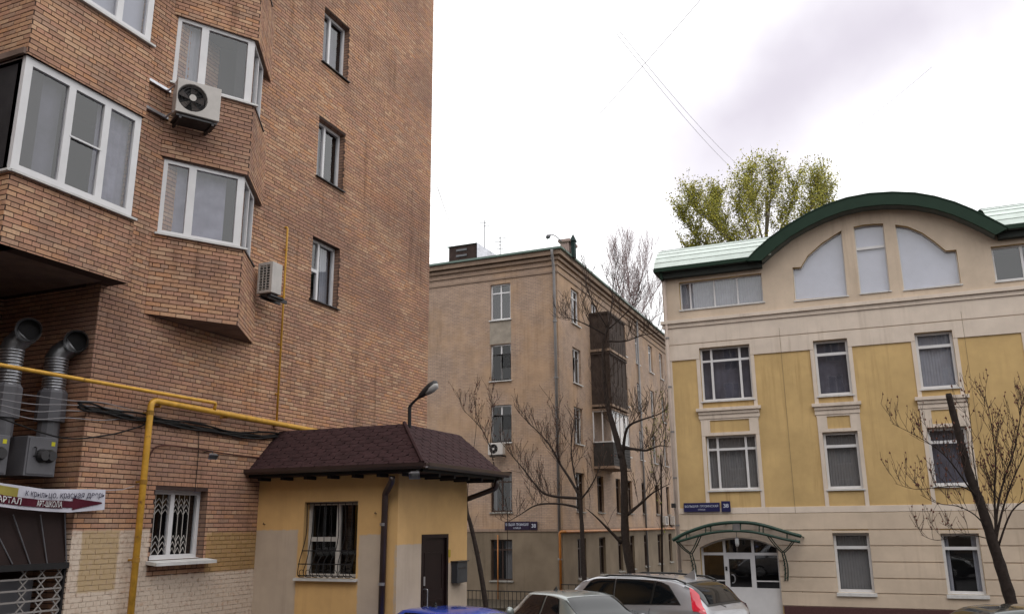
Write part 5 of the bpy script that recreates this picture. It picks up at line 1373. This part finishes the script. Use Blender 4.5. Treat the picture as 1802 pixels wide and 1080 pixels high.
# ================================================================== TREES
def grow(mb, tips, P, r0, r1, rnd, lvl, dens, length, up_=.35, n=None, start=.2, twr=.35, minr=.006, droop=0):
    """branch along P (list of points) plus random side shoots, recursively"""
    P = [Vector(p) for p in P]
    n_ = len(P); rs = [r0+(r1-r0)*i/(n_-1) for i in range(n_)]
    mb.tube(P, rs, 7 if r0 > .06 else (5 if r0 > .02 else 3), caps=False)
    if lvl <= 0:
        tips.append((P[-1], (P[-1]-P[-2]).normalized(), P)); return
    L = sum((P[i+1]-P[i]).length for i in range(n_-1))
    k = max(1, int(L*dens)) if n is None else n
    for j in range(k):
        f = start+(1-start)*(j+rnd.random())/k; i = min(n_-2, int(f*(n_-1))); q = P[i].lerp(P[i+1], f*(n_-1)-i)
        d = (P[i+1]-P[i]).normalized()
        side = Vector((rnd.uniform(-1, 1), rnd.uniform(-1, 1), rnd.uniform(-.4, 1)*1)).normalized()
        dr_ = (d*.55+side*.75+Vector((0, 0, up_))).normalized()
        ln_ = length*rnd.uniform(.5, 1.15)*(1.1-.5*f); rr_ = max(minr, min(rs[i]*.55, .012+ln_*.012))
        pts = [q]; dd_ = dr_
        for s in range(4):
            dd_ = (dd_+Vector((rnd.uniform(-.25, .25), rnd.uniform(-.25, .25), rnd.uniform(-.12, .25)+up_*.25-droop))).normalized(); pts.append(pts[-1]+dd_*ln_/4)
        grow(mb, tips, pts, rr_, minr*.7, rnd, lvl-1, dens*1.15, length*.55, up_, None, .15, twr, minr, droop)
def tree(name, label, base_pt, limbs, y, seed, lvl=2, dens=2.2, length=1.3, up_=.35, minr=.006, bark=BARK, twig=TWIG, buds=0, start=.2, cat='tree', group=None):
    """limbs: (list of photo pixels on the plane Y=y (with optional depth shift), start radius px, end radius px, shoots?)"""
    t = thing(name, label, cat, base_pt, group); rnd = random.Random(seed); tips = []
    tr = MB(); tw = MB()
    for i, (pts, ra, rb, sh) in enumerate(limbs):
        P = [at(p[0], p[1], 1, y+(p[2] if len(p) > 2 else 0)) for p in pts]; P = bez(P, 4)
        dep = (P[0]-EYE).dot(fw); k_ = 1 if i == 0 else .68; r0, r1 = ra*k_*dep/F_PX, (min(rb, .45+.6*(ra > 8)*rb) if i else rb)*k_*dep/F_PX
        n_ = len(P); rs = [(r0+(r1-r0)*k/(n_-1))*(1+.06*math.sin(k*2.3+i)) for k in range(n_)]
        m = MB(); m.tube(P, rs, 9 if r0 > .08 else 6)
        m.build('trunk' if i == 0 else 'limb', bark, t, smooth=True)
        if sh > 0: grow(tw, tips, P, .004, .003, rnd, lvl, dens*sh, length, up_, None, start if i else .35, minr=minr)
    o = tw.build('twigs', twig, t, fix=False); o['kind'] = 'stuff'
    if buds:
        b = MB()
        for (p, d, PP) in tips:
            for k in range(buds):
                q = PP[rnd.randrange(1, len(PP))]+Vector((rnd.uniform(-.02, .02),)*3); s = rnd.uniform(.5, 1.2)*.022
                b.add([q+Vector(v)*s for v in ((1,0,0),(0,1,0),(-1,0,0),(0,-1,0),(0,0,1.6),(0,0,-1.2))], [(0,1,4),(1,2,4),(2,3,4),(3,0,4),(1,0,5),(2,1,5),(3,2,5),(0,3,5)])
        o = b.build('buds', BUD, t, fix=False); o['kind'] = 'stuff'
    return t, tips
# big pollard in the middle
YA = 33.5
bp = at(1118, 1085, 1, YA); bp.z = gz(YA)
tree('bare_tree', 'tallest bare black tree in front of the balconies, trunk behind the silver estate', (bp.x, YA, bp.z), [
    ([(1122, 1110), (1113, 1020), (1101, 950), (1099, 880), (1098, 830), (1093, 795)], 8.5, 6, .0),
    ([(1094, 805), (1082, 760, .2), (1070, 715, .4), (1064, 660, .5), (1062, 610, .6), (1070, 575, .6)], 8.6, 5, 1.0),
    ([(1096, 800), (1100, 765, -.2), (1108, 748, -.4), (1130, 738, -.6), (1160, 728, -.7), (1185, 712, -.8)], 5, 2, 1.0),
    ([(1098, 788), (1118, 790, -.3), (1138, 792, -.5), (1160, 784, -.7), (1182, 786, -.9)], 4.5, 2, .9),
    ([(1104, 905), (1128, 885, .3), (1150, 866, .5), (1180, 850, .6)], 5, 2, .8),
    ([(1094, 955), (1070, 930, -.3), (1048, 908, -.5), (1030, 893, -.6)], 5, 4, .2),
    ([(1070, 578, .6), (1050, 545, .3), (1035, 510, .2), (1027, 470, .2)], 2, .6, .8),
    ([(1070, 576, .6), (1076, 540, .8), (1080, 500, 1), (1084, 465, 1.2)], 2, .6, .8),
    ([(1072, 578, .6), (1092, 560, .8), (1115, 535, 1), (1130, 505, 1.2)], 2, .6, .8),
    ([(1068, 590, .6), (1040, 575, .4), (1010, 562, .2), (985, 558, 0)], 2.5, .8, 1.2),
    ([(1068, 600, .6), (1100, 600, .9), (1130, 590, 1.1), (1160, 585, 1.3)], 2.5, .8, 1.1)], YA, 11, lvl=2, dens=5.5, length=1.5, up_=.35, minr=.010)
# the tree left of it
YB = 32.0; bp = at(1030, 1060, 1, YB); bp.z = gz(YB)
tree('bare_tree', 'spreading bare tree left of the tallest one, branches over the apartment house drainpipe', (bp.x, YB, bp.z), [
    ([(1031, 1090), (1029, 1030), (1026, 975), (1024, 925), (1021, 890), (1017, 862)], 5.2, 3, 0),
    ([(1018, 868), (1000, 838, .2), (985, 815, .3), (972, 790, .4), (955, 768, .5), (935, 748, .5), (915, 728, .5)], 4.5, 1.2, 1.2),
    ([(1018, 876), (985, 874, -.3), (958, 868, -.5), (940, 850, -.6), (922, 826, -.7), (900, 800, -.8), (880, 775, -.8)], 4, 1.2, 1.2),
    ([(1020, 893), (985, 886, .3), (945, 888, .5), (915, 905, .6), (890, 920, .6)], 3.5, 1, 1),
    ([(1018, 862), (1010, 830), (1005, 790), (1008, 755), (1014, 730)], 3, 1, 1),
    ([(1020, 880), (1035, 862), (1050, 835), (1062, 800)], 3, 1, .8),
    ([(985, 815, .3), (980, 780), (985, 745), (975, 715)], 2, .7, 1)], YB, 23, lvl=2, dens=4.6, length=1.3, up_=.35, minr=.009, buds=1)
# thin leaning tree near the hut
YD = 25.0; bp = at(852, 1040, 1, YD); bp.z = gz(YD)
tree('young_tree', 'thin dark sapling leaning left beside the hut, with reddish buds', (bp.x, YD, bp.z), [
    ([(858, 1090), (850, 1030), (840, 975), (829, 925), (822, 900), (818, 860)], 5, 3, .2),
    ([(822, 905), (824, 850), (832, 800), (838, 750), (836, 700)], 1.2, .6, .0),
    ([(868, 810), (860, 780), (848, 755), (838, 725), (834, 690)], 1.6, .6, 1.6),
    ([(862, 785), (866, 750), (868, 715), (862, 690)], 1.2, .5, 1.4),
    ([(848, 755), (830, 735), (815, 720), (808, 700)], 1, .5, 1.4),
    ([(868, 812), (880, 860), (892, 890), (893, 960), (892, 1050)], 2.0, 2.6, .1)], YD, 31, lvl=2, dens=4.5, length=.8, up_=.45, minr=.006, buds=1)
# right tree with cut trunk
YR_ = 22.0; bp = at(1782, 1075, 1, YR_); bp.z = gz(YR_)
tree('pollarded_tree', 'dark leaning tree with sawn-off trunk and twiggy shoots in front of the yellow house', (bp.x, YR_, bp.z), [
    ([(1800, 1180), (1783, 1075), (1765, 1010), (1746, 950), (1727, 890), (1706, 835), (1690, 775), (1677, 725), (1669, 692)], 11.5, 5.5, .0),
    ([(1722, 880), (1700, 850, -.3), (1675, 815, -.5), (1650, 790, -.7), (1610, 765, -.8), (1570, 745, -.9)], 2.6, .8, 1.5),
    ([(1718, 870), (1690, 855, .3), (1650, 857, .5), (1610, 860, .6), (1575, 850, .7)], 2.0, .7, 1.3),
    ([(1738, 930), (1715, 905, -.3), (1685, 890, -.4), (1650, 885, -.5), (1620, 870, -.6)], 2.0, .7, 1.3),
    ([(1752, 952), (1752, 920), (1750, 870), (1752, 810), (1745, 750), (1735, 700)], 4, 1, 1.5),
    ([(1752, 940), (1756, 890), (1768, 840), (1785, 790), (1795, 735), (1798, 700)], 3.5, 1, 1.5),
    ([(1752, 955), (1762, 905), (1780, 850), (1802, 800), (1825, 740)], 3.5, 1, 1.5),
    ([(1757, 960), (1780, 900), (1815, 870), (1850, 830)], 3, 1, 1.0),
    ([(1735, 920), (1722, 860), (1712, 800), (1708, 740), (1702, 700)], 1.8, .7, 1.0),
    ([(1750, 950), (1700, 940, .2), (1650, 950, .3), (1620, 940, .4)], 1.5, .6, 1.2)], YR_, 41, lvl=2, dens=5.0, length=.9, up_=.5, minr=.0055, buds=1)
# far fine tree behind the apartment house
YF = 74.0; bp = at(1110, 600, 1, YF)
t_, tips = tree('bare_tree', 'pale bare tree top rising behind the apartment house roof', (bp.x, YF, gz(YF)), [
    ([(1115, 980), (1112, 800), (1108, 640), (1108, 560)], 5, 3.5, 0),
    ([(1108, 600), (1100, 540), (1085, 490), (1078, 445)], 2, .5, 1.5),
    ([(1108, 580), (1108, 520), (1104, 470), (1100, 430)], 2, .5, 1.5),
    ([(1108, 570), (1120, 520), (1132, 480), (1140, 445)], 2, .5, 1.5),
    ([(1108, 590), (1132, 545), (1155, 510), (1172, 485)], 1.8, .5, 1.5),
    ([(1108, 610), (1140, 570), (1165, 550), (1190, 540)], 1.5, .5, 1.5)], YF, 53, lvl=2, dens=3.0, length=3.4, up_=.6, minr=.011, twig=TWIGP, bark=TWIGP, start=.1)
# small greenish tree between the houses
YG = 48.0
LEAFY = pbr('young_leaf', (.16, .17, .025), .7, var=.3, scale=2, bd=0)
LEAFD = pbr('yellow_green_leaf', (.22, .19, .02), .7, var=.3, scale=2, bd=0)
def leaves(t, tips, mats, rnd, per, size, spread, names='leaves'):
    for mi, m_ in enumerate(mats):
        b = MB()
        for k_, (p, d, PP) in enumerate(tips):
            if k_ % len(mats) != mi: continue
            for k in range(per):
                i = rnd.randrange(1, len(PP)); q = PP[i]+Vector((rnd.gauss(0, spread), rnd.gauss(0, spread), rnd.gauss(0, spread)))
                a = Vector((rnd.uniform(-1, 1), rnd.uniform(-1, 1), rnd.uniform(-1, 1))).normalized(); c = a.orthogonal().normalized()
                s = size*rnd.uniform(.6, 1.3)
                b.add([q-a*s*.6, q+c*s*.4, q+a*s*.7, q-c*s*.4], [(0,1,2,3)])
        o = b.build(names, m_, t, fix=False); o['kind'] = 'stuff'
bp = at(1165, 900, 1, YG)
t_, tips = tree('young_tree', 'small tree coming into green leaf in the gap beside the yellow house', (bp.x, YG, gz(YG)), [
    ([(1166, 1080), (1165, 960), (1164, 880), (1163, 800)], 2.5, 1.5, .6),
    ([(1164, 880), (1150, 830), (1145, 780), (1150, 740)], 1.5, .5, 1.2),
    ([(1163, 840), (1168, 790), (1172, 745), (1165, 705)], 1.5, .5, 1.2)], YG, 61, lvl=2, dens=2.4, length=1.3, up_=.5, minr=.008)
leaves(t_, tips, [LEAFY], random.Random(4), 3, .09, .05)
# poplar behind the yellow house
YP = 58.0; bp = at(1345, 430, 1, YP)
POPT = pbr('poplar_bark', (.14, .12, .09), .9, var=.2, bd=.3)
rndp = random.Random(77)
pt = thing('poplar_tree', 'tall poplar in fresh yellow-green leaf behind the green roof', 'tree', (bp.x, YP, gz(YP)))
tipsp = []; tw = MB()
m = MB(); m.tube(bez([(bp.x, YP, gz(YP)), at(1347, 700, 1, YP), at(1347, 500, 1, YP), at(1349, 390, 1, YP), at(1350, 325, 1, YP)], 4), [.3, .29, .28, .27, .26, .25, .23, .21, .19, .16, .14, .12, .10, .08, .06, .04, .03], 8); m.build('trunk', POPT, pt, smooth=True)
def plimb(pts, ra):
    P = bez([at(p[0], p[1], 1, YP+p[2]) for p in pts], 4); m = MB(); n_ = len(P); m.tube(P, [ra*.6*(1-.75*k/(n_-1)) for k in range(n_)], 6); m.build('limb', POPT, pt, smooth=True); return P
LB = [plimb(*a) for a in (
    ([(1347, 520, 0), (1310, 455, -.5), (1270, 405, -1), (1232, 375, -1), (1220, 345, -1)], .14),
    ([(1347, 500, 0), (1300, 440, 1), (1262, 390, 1.5), (1258, 365, 2), (1262, 345, 2)], .13),
    ([(1347, 510, 0), (1290, 460, 0), (1240, 430, .5), (1210, 395, .5), (1200, 370, 0)], .12),
    ([(1347, 470, 0), (1320, 410, -1), (1304, 370, -1.5), (1302, 325, -2)], .13),
    ([(1348, 440, 0), (1330, 380, 1), (1324, 345, 1.5), (1322, 298, 1)], .12),
    ([(1349, 420, 0), (1355, 360, -1), (1358, 330, -1), (1360, 296, -1)], .12),
    ([(1348, 450, 0), (1375, 400, 1), (1393, 360, 1), (1398, 318, 1)], .13),
    ([(1348, 470, 0), (1395, 420, 0), (1425, 370, -1), (1434, 340, -1), (1438, 312, -1)], .13),
    ([(1348, 490, 0), (1400, 440, 1), (1440, 400, 1.5), (1450, 365, 2), (1456, 332, 2)], .13),
    ([(1347, 510, 0), (1420, 450, 0), (1448, 425, 0), (1458, 395, 0)], .10),
    ([(1347, 530, 0), (1280, 480, 1), (1235, 460, 1), (1215, 440, 1)], .10))]
for P in LB:
    L = sum((P[i+1]-P[i]).length for i in range(len(P)-1)); k = int(L*13)
    for j in range(k):
        f = .22+.78*(j+rndp.random())/k; i = min(len(P)-2, int(f*(len(P)-1))); q = P[i].lerp(P[i+1], f*(len(P)-1)-i)
        side = Vector((rndp.uniform(-1, 1), rndp.uniform(-1, 1), rndp.uniform(-.1, .4))).normalized()
        ln_ = rndp.uniform(.7, 2.2); pts = [q]; dd_ = (side*1.3+Vector((0, 0, .1))).normalized()
        for s in range(6):
            dd_ = (dd_*.82+Vector((rndp.uniform(-.12, .12), rndp.uniform(-.12, .12), .27))).normalized(); pts.append(pts[-1]+dd_*ln_/6)
        tw.tube(pts, [.012, .011, .010, .009, .008, .006, .004], 3, caps=False); tipsp.append((pts[-1], dd_, pts))
        if rndp.random() < .8:
            q2 = pts[2]; d2 = (Vector((rndp.uniform(-1, 1), rndp.uniform(-1, 1), .9))).normalized(); p2 = [q2+d2*ln_*.5*s/3+Vector((0, 0, .03*s*s)) for s in range(4)]
            tw.tube(p2, [.008, .007, .006, .004], 3, caps=False); tipsp.append((p2[-1], d2, p2))
o = tw.build('twigs', POPT, pt, fix=False); o['kind'] = 'stuff'
leaves(pt, tipsp, [pbr('poplar_leaf', (.34, .31, .045), .6, var=.35, scale=.7, bd=0), pbr('poplar_leaf_dark', (.24, .24, .04), .6, var=.35, scale=.7, bd=0)], rndp, 20, .12, .13)

# ================================================================== OVERHEAD WIRES
WIRE = pbr('overhead_wire', (.45, .44, .46), .6, bd=0)
def wire(a, b, ya, yb, r, label, sag=.3, group=None):
    A, B = at(*a, 1, ya), at(*b, 1, yb); P = [A.lerp(B, k/12)-Vector((0, 0, sag*4*(k/12)*(1-k/12))) for k in range(13)]
    mb = MB(); mb.tube(P, r, 4); return single(mb, 'overhead_wire', WIRE, A, label, 'wire', group)
wire((1085, 60), (1292, 300), 26, 60, .011, 'lower of the two parallel wires running down to the poplar')
wire((1090, 55), (1296, 288), 26, 60, .011, 'upper of the two parallel wires running down to the poplar')
wire((885, 372), (1250, -20), 46, 20, .008, 'faint wire slanting up across the white sky left of the cloud')
wire((1425, 275), (1640, 118), 60, 40, .007, 'faint wire slanting up to the right from the poplar top')
wire((812, 425), (770, 330), 43, 16, .009, 'short faint wire from the dark dormer up towards the tower')

# ================================================================== CARS
TYRE = pbr('tyre_rubber', (.015, .015, .015), .85, var=.1, bd=0); RIM = pbr('alloy_rim', (.45, .45, .47), .3, metal=.8, bd=0)
TRIM = pbr('black_trim', (.01, .01, .01), .35, bd=0); REDL = pbr('red_tail_lamp', (.55, .008, .03), .12, var=.1, bd=0, coat=1); CLEARL = pbr('clear_lamp', (.55, .55, .58), .1, bd=0, coat=1)
def paint(name, col, flake=.3):
    m, t, b, o = base(name); b.inputs['Base Color'].default_value = (*col, 1); b.inputs['Metallic'].default_value = flake
    b.inputs['Roughness'].default_value = .32; b.inputs['Coat Weight'].default_value = 1; b.inputs['Coat Roughness'].default_value = .03
    d = noise(t, 2.5, 4, pos(t)); t.links.new(mrange(t, d, .3, .7, .26, .42), b.inputs['Roughness'])
    return m
def car(name, label, loc, heading, S, pmat):
    """S: x stations from rear bumper (0) to the nose; roof line z, belt line z, half width at belt and roof"""
    t = thing(name, label, 'car', loc); t['_local'] = 1; t.rotation_euler = (0, 0, heading)
    X = np.array(S['x']); f = lambda k: np.array(S[k], float)
    def cr(xq, arr):                       # monotone smooth interpolation
        i = int(np.clip(np.searchsorted(X, xq)-1, 0, len(X)-2)); h = X[i+1]-X[i]; u = (xq-X[i])/h
        def sl(j):
            if j <= 0 or j >= len(X)-1: return 0.
            a_, b_ = (arr[j]-arr[j-1])/(X[j]-X[j-1]), (arr[j+1]-arr[j])/(X[j+1]-X[j])
            return 0. if a_*b_ <= 0 else 2*a_*b_/(a_+b_)
        m0, m1 = sl(i)*h, sl(i+1)*h
        return (2*u**3-3*u**2+1)*arr[i]+(u**3-2*u**2+u)*m0+(-2*u**3+3*u**2)*arr[i+1]+(u**3-u**2)*m1
    zr, zb_, wb, wr, zl_ = f('roof'), f('belt'), f('wb'), f('wr'), f('low')
    def section(x):
        R_, B_, WB, WR, LO = (cr(x, a) for a in (zr, zb_, wb, wr, zl_)); g = max(R_-B_, .02)
        return [(0, LO), (WB*.86, LO), (WB*.97, LO+.10), (WB, LO+.28), (WB*1.0, (LO+B_)/2+.06), (WB*.985, B_-.05), (WB*.955, B_),
                (WB*.93+(WR-WB*.93)*.33, B_+g*.30), (WB*.93+(WR-WB*.93)*.66, B_+g*.60), (WR*1.0, B_+g*.86), (WR*.93, B_+g*.955), (WR*.72, B_+g*.99), (WR*.38, B_+g*1.008), (0, B_+g*1.012)]
    def surf(x, s):                        # s in 0..13
        sec = section(x); i = min(12, int(s)); u = s-i; a, b = sec[i], sec[i+1]; return Vector((x, a[0]+(b[0]-a[0])*u, a[1]+(b[1]-a[1])*u))
    xs_ = sorted({*np.linspace(X[0], X[-1], 56).round(4), *X}); vs = []
    for x in xs_:
        sec = section(x); vs += [(x, y, z) for y, z in sec]+[(x, -y, z) for y, z in sec[::-1]][1:-1]
    n = 26; fs = [(i*n+k, i*n+(k+1) % n, (i+1)*n+(k+1) % n, (i+1)*n+k) for i in range(len(xs_)-1) for k in range(n)]
    fs += [tuple(range(n))[::-1], tuple((len(xs_)-1)*n+k for k in range(n))]
    mb = MB(); mb.add(vs, fs)
    bd_ = mb.build('body', pmat, t, smooth=True, off=(0, 0, 0))
    def patch(nm, poly, mat, off=.006, side=1, parent=t, res=7, th=0):
        """poly: four (x, s) corners; panel lying on the body surface"""
        mb = MB(); vs_ = []
        for i in range(res+1):
            for j in range(res+1):
                u, v = i/res, j/res
                x = (poly[0][0]*(1-u)+poly[1][0]*u)*(1-v)+(poly[3][0]*(1-u)+poly[2][0]*u)*v
                s_ = (poly[0][1]*(1-u)+poly[1][1]*u)*(1-v)+(poly[3][1]*(1-u)+poly[2][1]*u)*v
                p = surf(x, s_); e = .02; a_ = surf(min(x+e, X[-1]), s_)-surf(max(x-e, X[0]), s_); b_ = surf(x, min(13, s_+.05))-surf(x, max(0, s_-.05))
                nn = a_.cross(b_); nn = nn.normalized() if nn.length > 1e-9 else Vector((0, 1, 0))
                if nn.y < -.01 or (abs(nn.y) < .01 and nn.z < 0): nn = -nn
                if p.z > .9 and nn.z < -.2: nn = -nn
                p = p+nn*off; vs_.append((p.x, p.y*side, p.z))
        r1 = res+1; mb.add(vs_, [(i*r1+j, (i+1)*r1+j, (i+1)*r1+j+1, i*r1+j+1) for i in range(res) for j in range(res)])
        return mb.build(nm, mat, parent, smooth=True, off=(0, 0, 0), fix=False)
    def center(nm, x0, x1, s0, mat, off=.006):
        """panel across the car from -y to +y: rear screen or windscreen"""
        mb = MB(); vs_ = []; nx = 10; ss = [s0, (s0+11)/2+.2, 11, 12, 13]; row = [(s, 1) for s in ss]+[(s, -1) for s in ss[:-1][::-1]]
        for i in range(nx+1):
            x = x0+(x1-x0)*i/nx
            for s_, sg in row:
                p = surf(x, s_); sl_ = surf(x+.02, 13).z-surf(x-.02, 13).z; nn = Vector((-sl_, 0, .04)).normalized()
                vs_.append((p.x+nn.x*off, p.y*sg, p.z+nn.z*off))
        r1 = len(row); mb.add(vs_, [(i*r1+j, (i+1)*r1+j, (i+1)*r1+j+1, i*r1+j+1) for i in range(nx) for j in range(r1-1)])
        return mb.build(nm, mat, t, smooth=True, off=(0, 0, 0), fix=False)
    G = S['glass']
    for side in (1, -1):
        for poly in G['side']:
            tr_ = patch('window_trim', [(x+dx_*.03, s_+ds_*.12) for (x, s_), (dx_, ds_) in zip(poly, ((-1, -1), (1, -1), (1, 1), (-1, 1)))], TRIM, .004, side)
            patch('side_window', poly, CARGLASS_S, .009, side, tr_)
        for poly in S.get('tail', []): patch('tail_light', poly, REDL, .018, side)
        for poly in S.get('head', []): patch('headlight', poly, CLEARL, .012, side)
        ym = cr(S['mirror'], wb); 
        mb = MB(); c = Vector((S['mirror'], side*(ym+.09), cr(S['mirror'], zb_)+.08)); mb.tube([c+Vector((-.05, 0, 0)), c+Vector((.0, 0, 0)), c+Vector((.09, 0, 0))], [.075, .10, .05], 10); mb.build('wing_mirror', pmat, t, smooth=True, off=(0, 0, 0))
        for xd in S['doors']:
            mb = MB(); pts = [surf(xd, s_)+Vector((0, .003, 0)) for s_ in (3, 4, 5, 6)]; mb.tube([(p.x, p.y*side, p.z) for p in pts], .004, 4); mb.build('door_seam', TRIM, t, off=(0, 0, 0))
            p = surf(xd+.18, 5); mb = MB(); mb.tube([(p.x-.08, (p.y+.005)*side, p.z-.05), (p.x, (p.y+.03)*side, p.z-.05), (p.x+.08, (p.y+.005)*side, p.z-.05)], .013, 6); mb.build('door_handle', pmat, t, smooth=True, off=(0, 0, 0))
    if 'rear' in G:
        center('rear_screen_trim', G['rear'][0]-.03, G['rear'][1]+.04, G['rear'][2]-.12, TRIM, .004); center('rear_screen', G['rear'][0], G['rear'][1], G['rear'][2], CARGLASS_S, .009)
    center('windscreen', G['front'][0], G['front'][1], G['front'][2], CARGLASS_S, .009)
    for side in (1, -1):
        for xw in S['wheels']:
            ww = cr(xw, wb)
            mb = MB(); y0, y1 = side*(ww-.20), side*(ww+.005); r = S['wr_']
            mb.tube([(xw, y0, r), (xw, y0+side*.02, r), (xw, y1-side*.02, r), (xw, y1, r)], [r*.9, r, r, r*.9], 24); wh = mb.build('tyre', TYRE, t, smooth=True, off=(0, 0, 0))
            mb = MB(); mb.tube([(xw, y1+side*.002, r), (xw, y1+side*.012, r)], [r*.66, r*.6], 20)
            for k in range(5):
                a_ = k*2*math.pi/5; mb.tube([(xw, y1+side*.02, r), (xw+r*.6*math.cos(a_), y1+side*.014, r+r*.6*math.sin(a_))], [.04, .03], 5)
            mb.build('rim', RIM, wh, off=(0, 0, 0))
    for xb_, sx_ in ((X[0], -1), (X[-1], 1)):
        mb = MB(); w2 = cr(xb_, wb)*.9; mb.box((xb_-.02 if sx_ < 0 else xb_-.1, -w2, .42), (xb_+.1 if sx_ < 0 else xb_+.02, w2, .58)); mb.build('bumper', pmat, t, off=(0, 0, 0), bevel=.03)
    mb = MB(); mb.box((X[0]-.03, -.26, .62), (X[0]-.005, .26, .73)); mb.build('number_plate', SIGNW, t, off=(0, 0, 0))
    for nm, pts, r, mat in S.get('extras', []):
        mb = MB(); mb.tube([tuple(p) for p in pts], r, 6); mb.build(nm, mat, t, smooth=True, off=(0, 0, 0))
    for nm, V, Fc, mat in S.get('solids', []):
        mb = MB(); mb.add(V, Fc); mb.build(nm, mat, t, off=(0, 0, 0))
    return t
cg, t__, b__, o__ = base('car_window_glass')
b__.inputs['Base Color'].default_value = (.006, .007, .008, 1); b__.inputs['Roughness'].default_value = .04; b__.inputs['Specular IOR Level'].default_value = .6
CARGLASS_S = cg
SILVER = paint('silver_paint', (.36, .36, .38), .6); GREYG = paint('grey_green_paint', (.26, .29, .28), .5); BLUE = paint('blue_paint', (.008, .055, .42), .1); DARKP = paint('dark_green_paint', (.008, .013, .012), .2)
SUV = dict(x=[0, .12, .45, .95, 1.6, 2.6, 3.05, 3.55, 3.7, 4.2, 4.5], roof=[1.0, 1.18, 1.50, 1.64, 1.67, 1.655, 1.56, 1.18, 1.10, .98, .72], belt=[.98, 1.13, 1.12, 1.10, 1.08, 1.05, 1.04, 1.03, 1.02, .93, .68],
    wb=[.80, .86, .90, .91, .91, .91, .91, .90, .90, .86, .72], wr=[.66, .66, .67, .68, .69, .69, .68, .68, .72, .70, .6], low=[.35, .28, .22, .22, .22, .22, .22, .22, .22, .25, .35],
    glass=dict(side=[[(.62, 6.6), (1.25, 6.5), (1.2, 9.2), (.95, 8.6)], [(1.30, 6.5), (2.15, 6.4), (2.15, 9.4), (1.25, 9.2)], [(2.22, 6.4), (3.25, 6.4), (2.75, 9.3), (2.22, 9.4)]], rear=(.14, .60, 9.0), front=(2.95, 3.5, 9.2)),
    tail=[[(.02, 4.7), (.30, 5.2), (.50, 9.6), (.30, 9.5)]], head=[[(4.1, 5), (4.42, 4.6), (4.42, 5.6), (4.1, 6)]], mirror=3.1, doors=[1.28, 2.18], wheels=[.85, 3.5], wr_=.35,
    extras=[('roof_rail', [(.6, .60, 1.57), (.8, .61, 1.635), (1.6, .62, 1.675), (2.4, .62, 1.665), (2.7, .60, 1.61)], .018, TRIM), ('roof_rail', [(.6, -.60, 1.57), (.8, -.61, 1.635), (1.6, -.62, 1.675), (2.4, -.62, 1.665), (2.7, -.60, 1.61)], .018, TRIM),
            ('rear_wiper', [(.09, .02, 1.12), (.14, .25, 1.19), (.16, .42, 1.22)], .014, TRIM)],
    solids=[('shark_fin_aerial', [(.72, .03, 1.60), (.72, -.03, 1.60), (1.02, -.03, 1.63), (1.02, .03, 1.63), (.74, 0, 1.80)], [(0,1,4),(1,2,4),(2,3,4),(3,0,4),(3,2,1,0)], SILVER)])
def place(px, z, ax, heading, local):      # puts the local point at the place where the pixel's ray meets height z
    p = at(px[0], px[1], 2, z); c, s_ = math.cos(heading), math.sin(heading)
    return (p.x-(local[0]*c-local[1]*s_), p.y-(local[0]*s_+local[1]*c), 0)
hS = R(161)
car('estate_car', 'silver tall estate car with vertical red tail lamp and fin aerial on its roof', place((1212, 1030), 1.53, 2, hS, (.50, .66)), hS, SUV, SILVER)
SED = dict(x=[0, .10, .75, 1.0, 1.5, 2.0, 2.75, 3.2, 3.45, 4.1, 4.35], roof=[.78, .95, 1.0, 1.12, 1.38, 1.42, 1.40, 1.13, .99, .86, .62], belt=[.76, .93, .97, .97, .96, .95, .94, .93, .93, .82, .58],
    wb=[.72, .80, .84, .845, .85, .85, .85, .845, .84, .80, .66], wr=[.6, .66, .64, .60, .59, .60, .60, .64, .68, .66, .55], low=[.32, .25, .2, .2, .2, .2, .2, .2, .2, .22, .32],
    glass=dict(side=[[(1.35, 6.5), (2.0, 6.4), (2.0, 9.2), (1.62, 9.0)], [(2.10, 6.4), (3.05, 6.4), (2.6, 9.1), (2.10, 9.2)]], rear=(.88, 1.40, 9.4), front=(2.85, 3.30, 9.2)),
    tail=[[(.02, 4.6), (.30, 4.9), (.30, 5.8), (.04, 5.7)]], head=[[(3.95, 5), (4.28, 4.6), (4.28, 5.5), (3.95, 5.9)]], mirror=2.95, doors=[1.45, 2.05], wheels=[.72, 3.35], wr_=.29,
    extras=[('roof_aerial', [(2.55, .1, 1.42), (2.50, .1, 1.47)], .012, TRIM)], solids=[('aerial_base', [(2.6, .07, 1.41), (2.6, .13, 1.41), (2.5, .13, 1.42), (2.5, .07, 1.42), (2.52, .10, 1.5)], [(0,1,4),(1,2,4),(2,3,4),(3,0,4),(3,2,1,0)], TRIM)])
hG = R(141)
car('saloon_car', 'grey-green small saloon car in the middle with sky mirrored in its rear screen', place((990, 1047), 1.40, 2, hG, (1.52, .56)), hG, SED, GREYG)
hB = R(150)
car('saloon_car', 'bright blue car roof at the bottom edge in front of the hut', place((800, 1066), 1.445, 2, hB, (2.1, 0)), hB, SED, BLUE)
hD = R(20)
car('dark_car', 'dark car corner at the bottom right edge below the leaning tree', place((1792, 1062), 1.40, 2, hD, (2.3, .5)), hD, SED, DARKP)
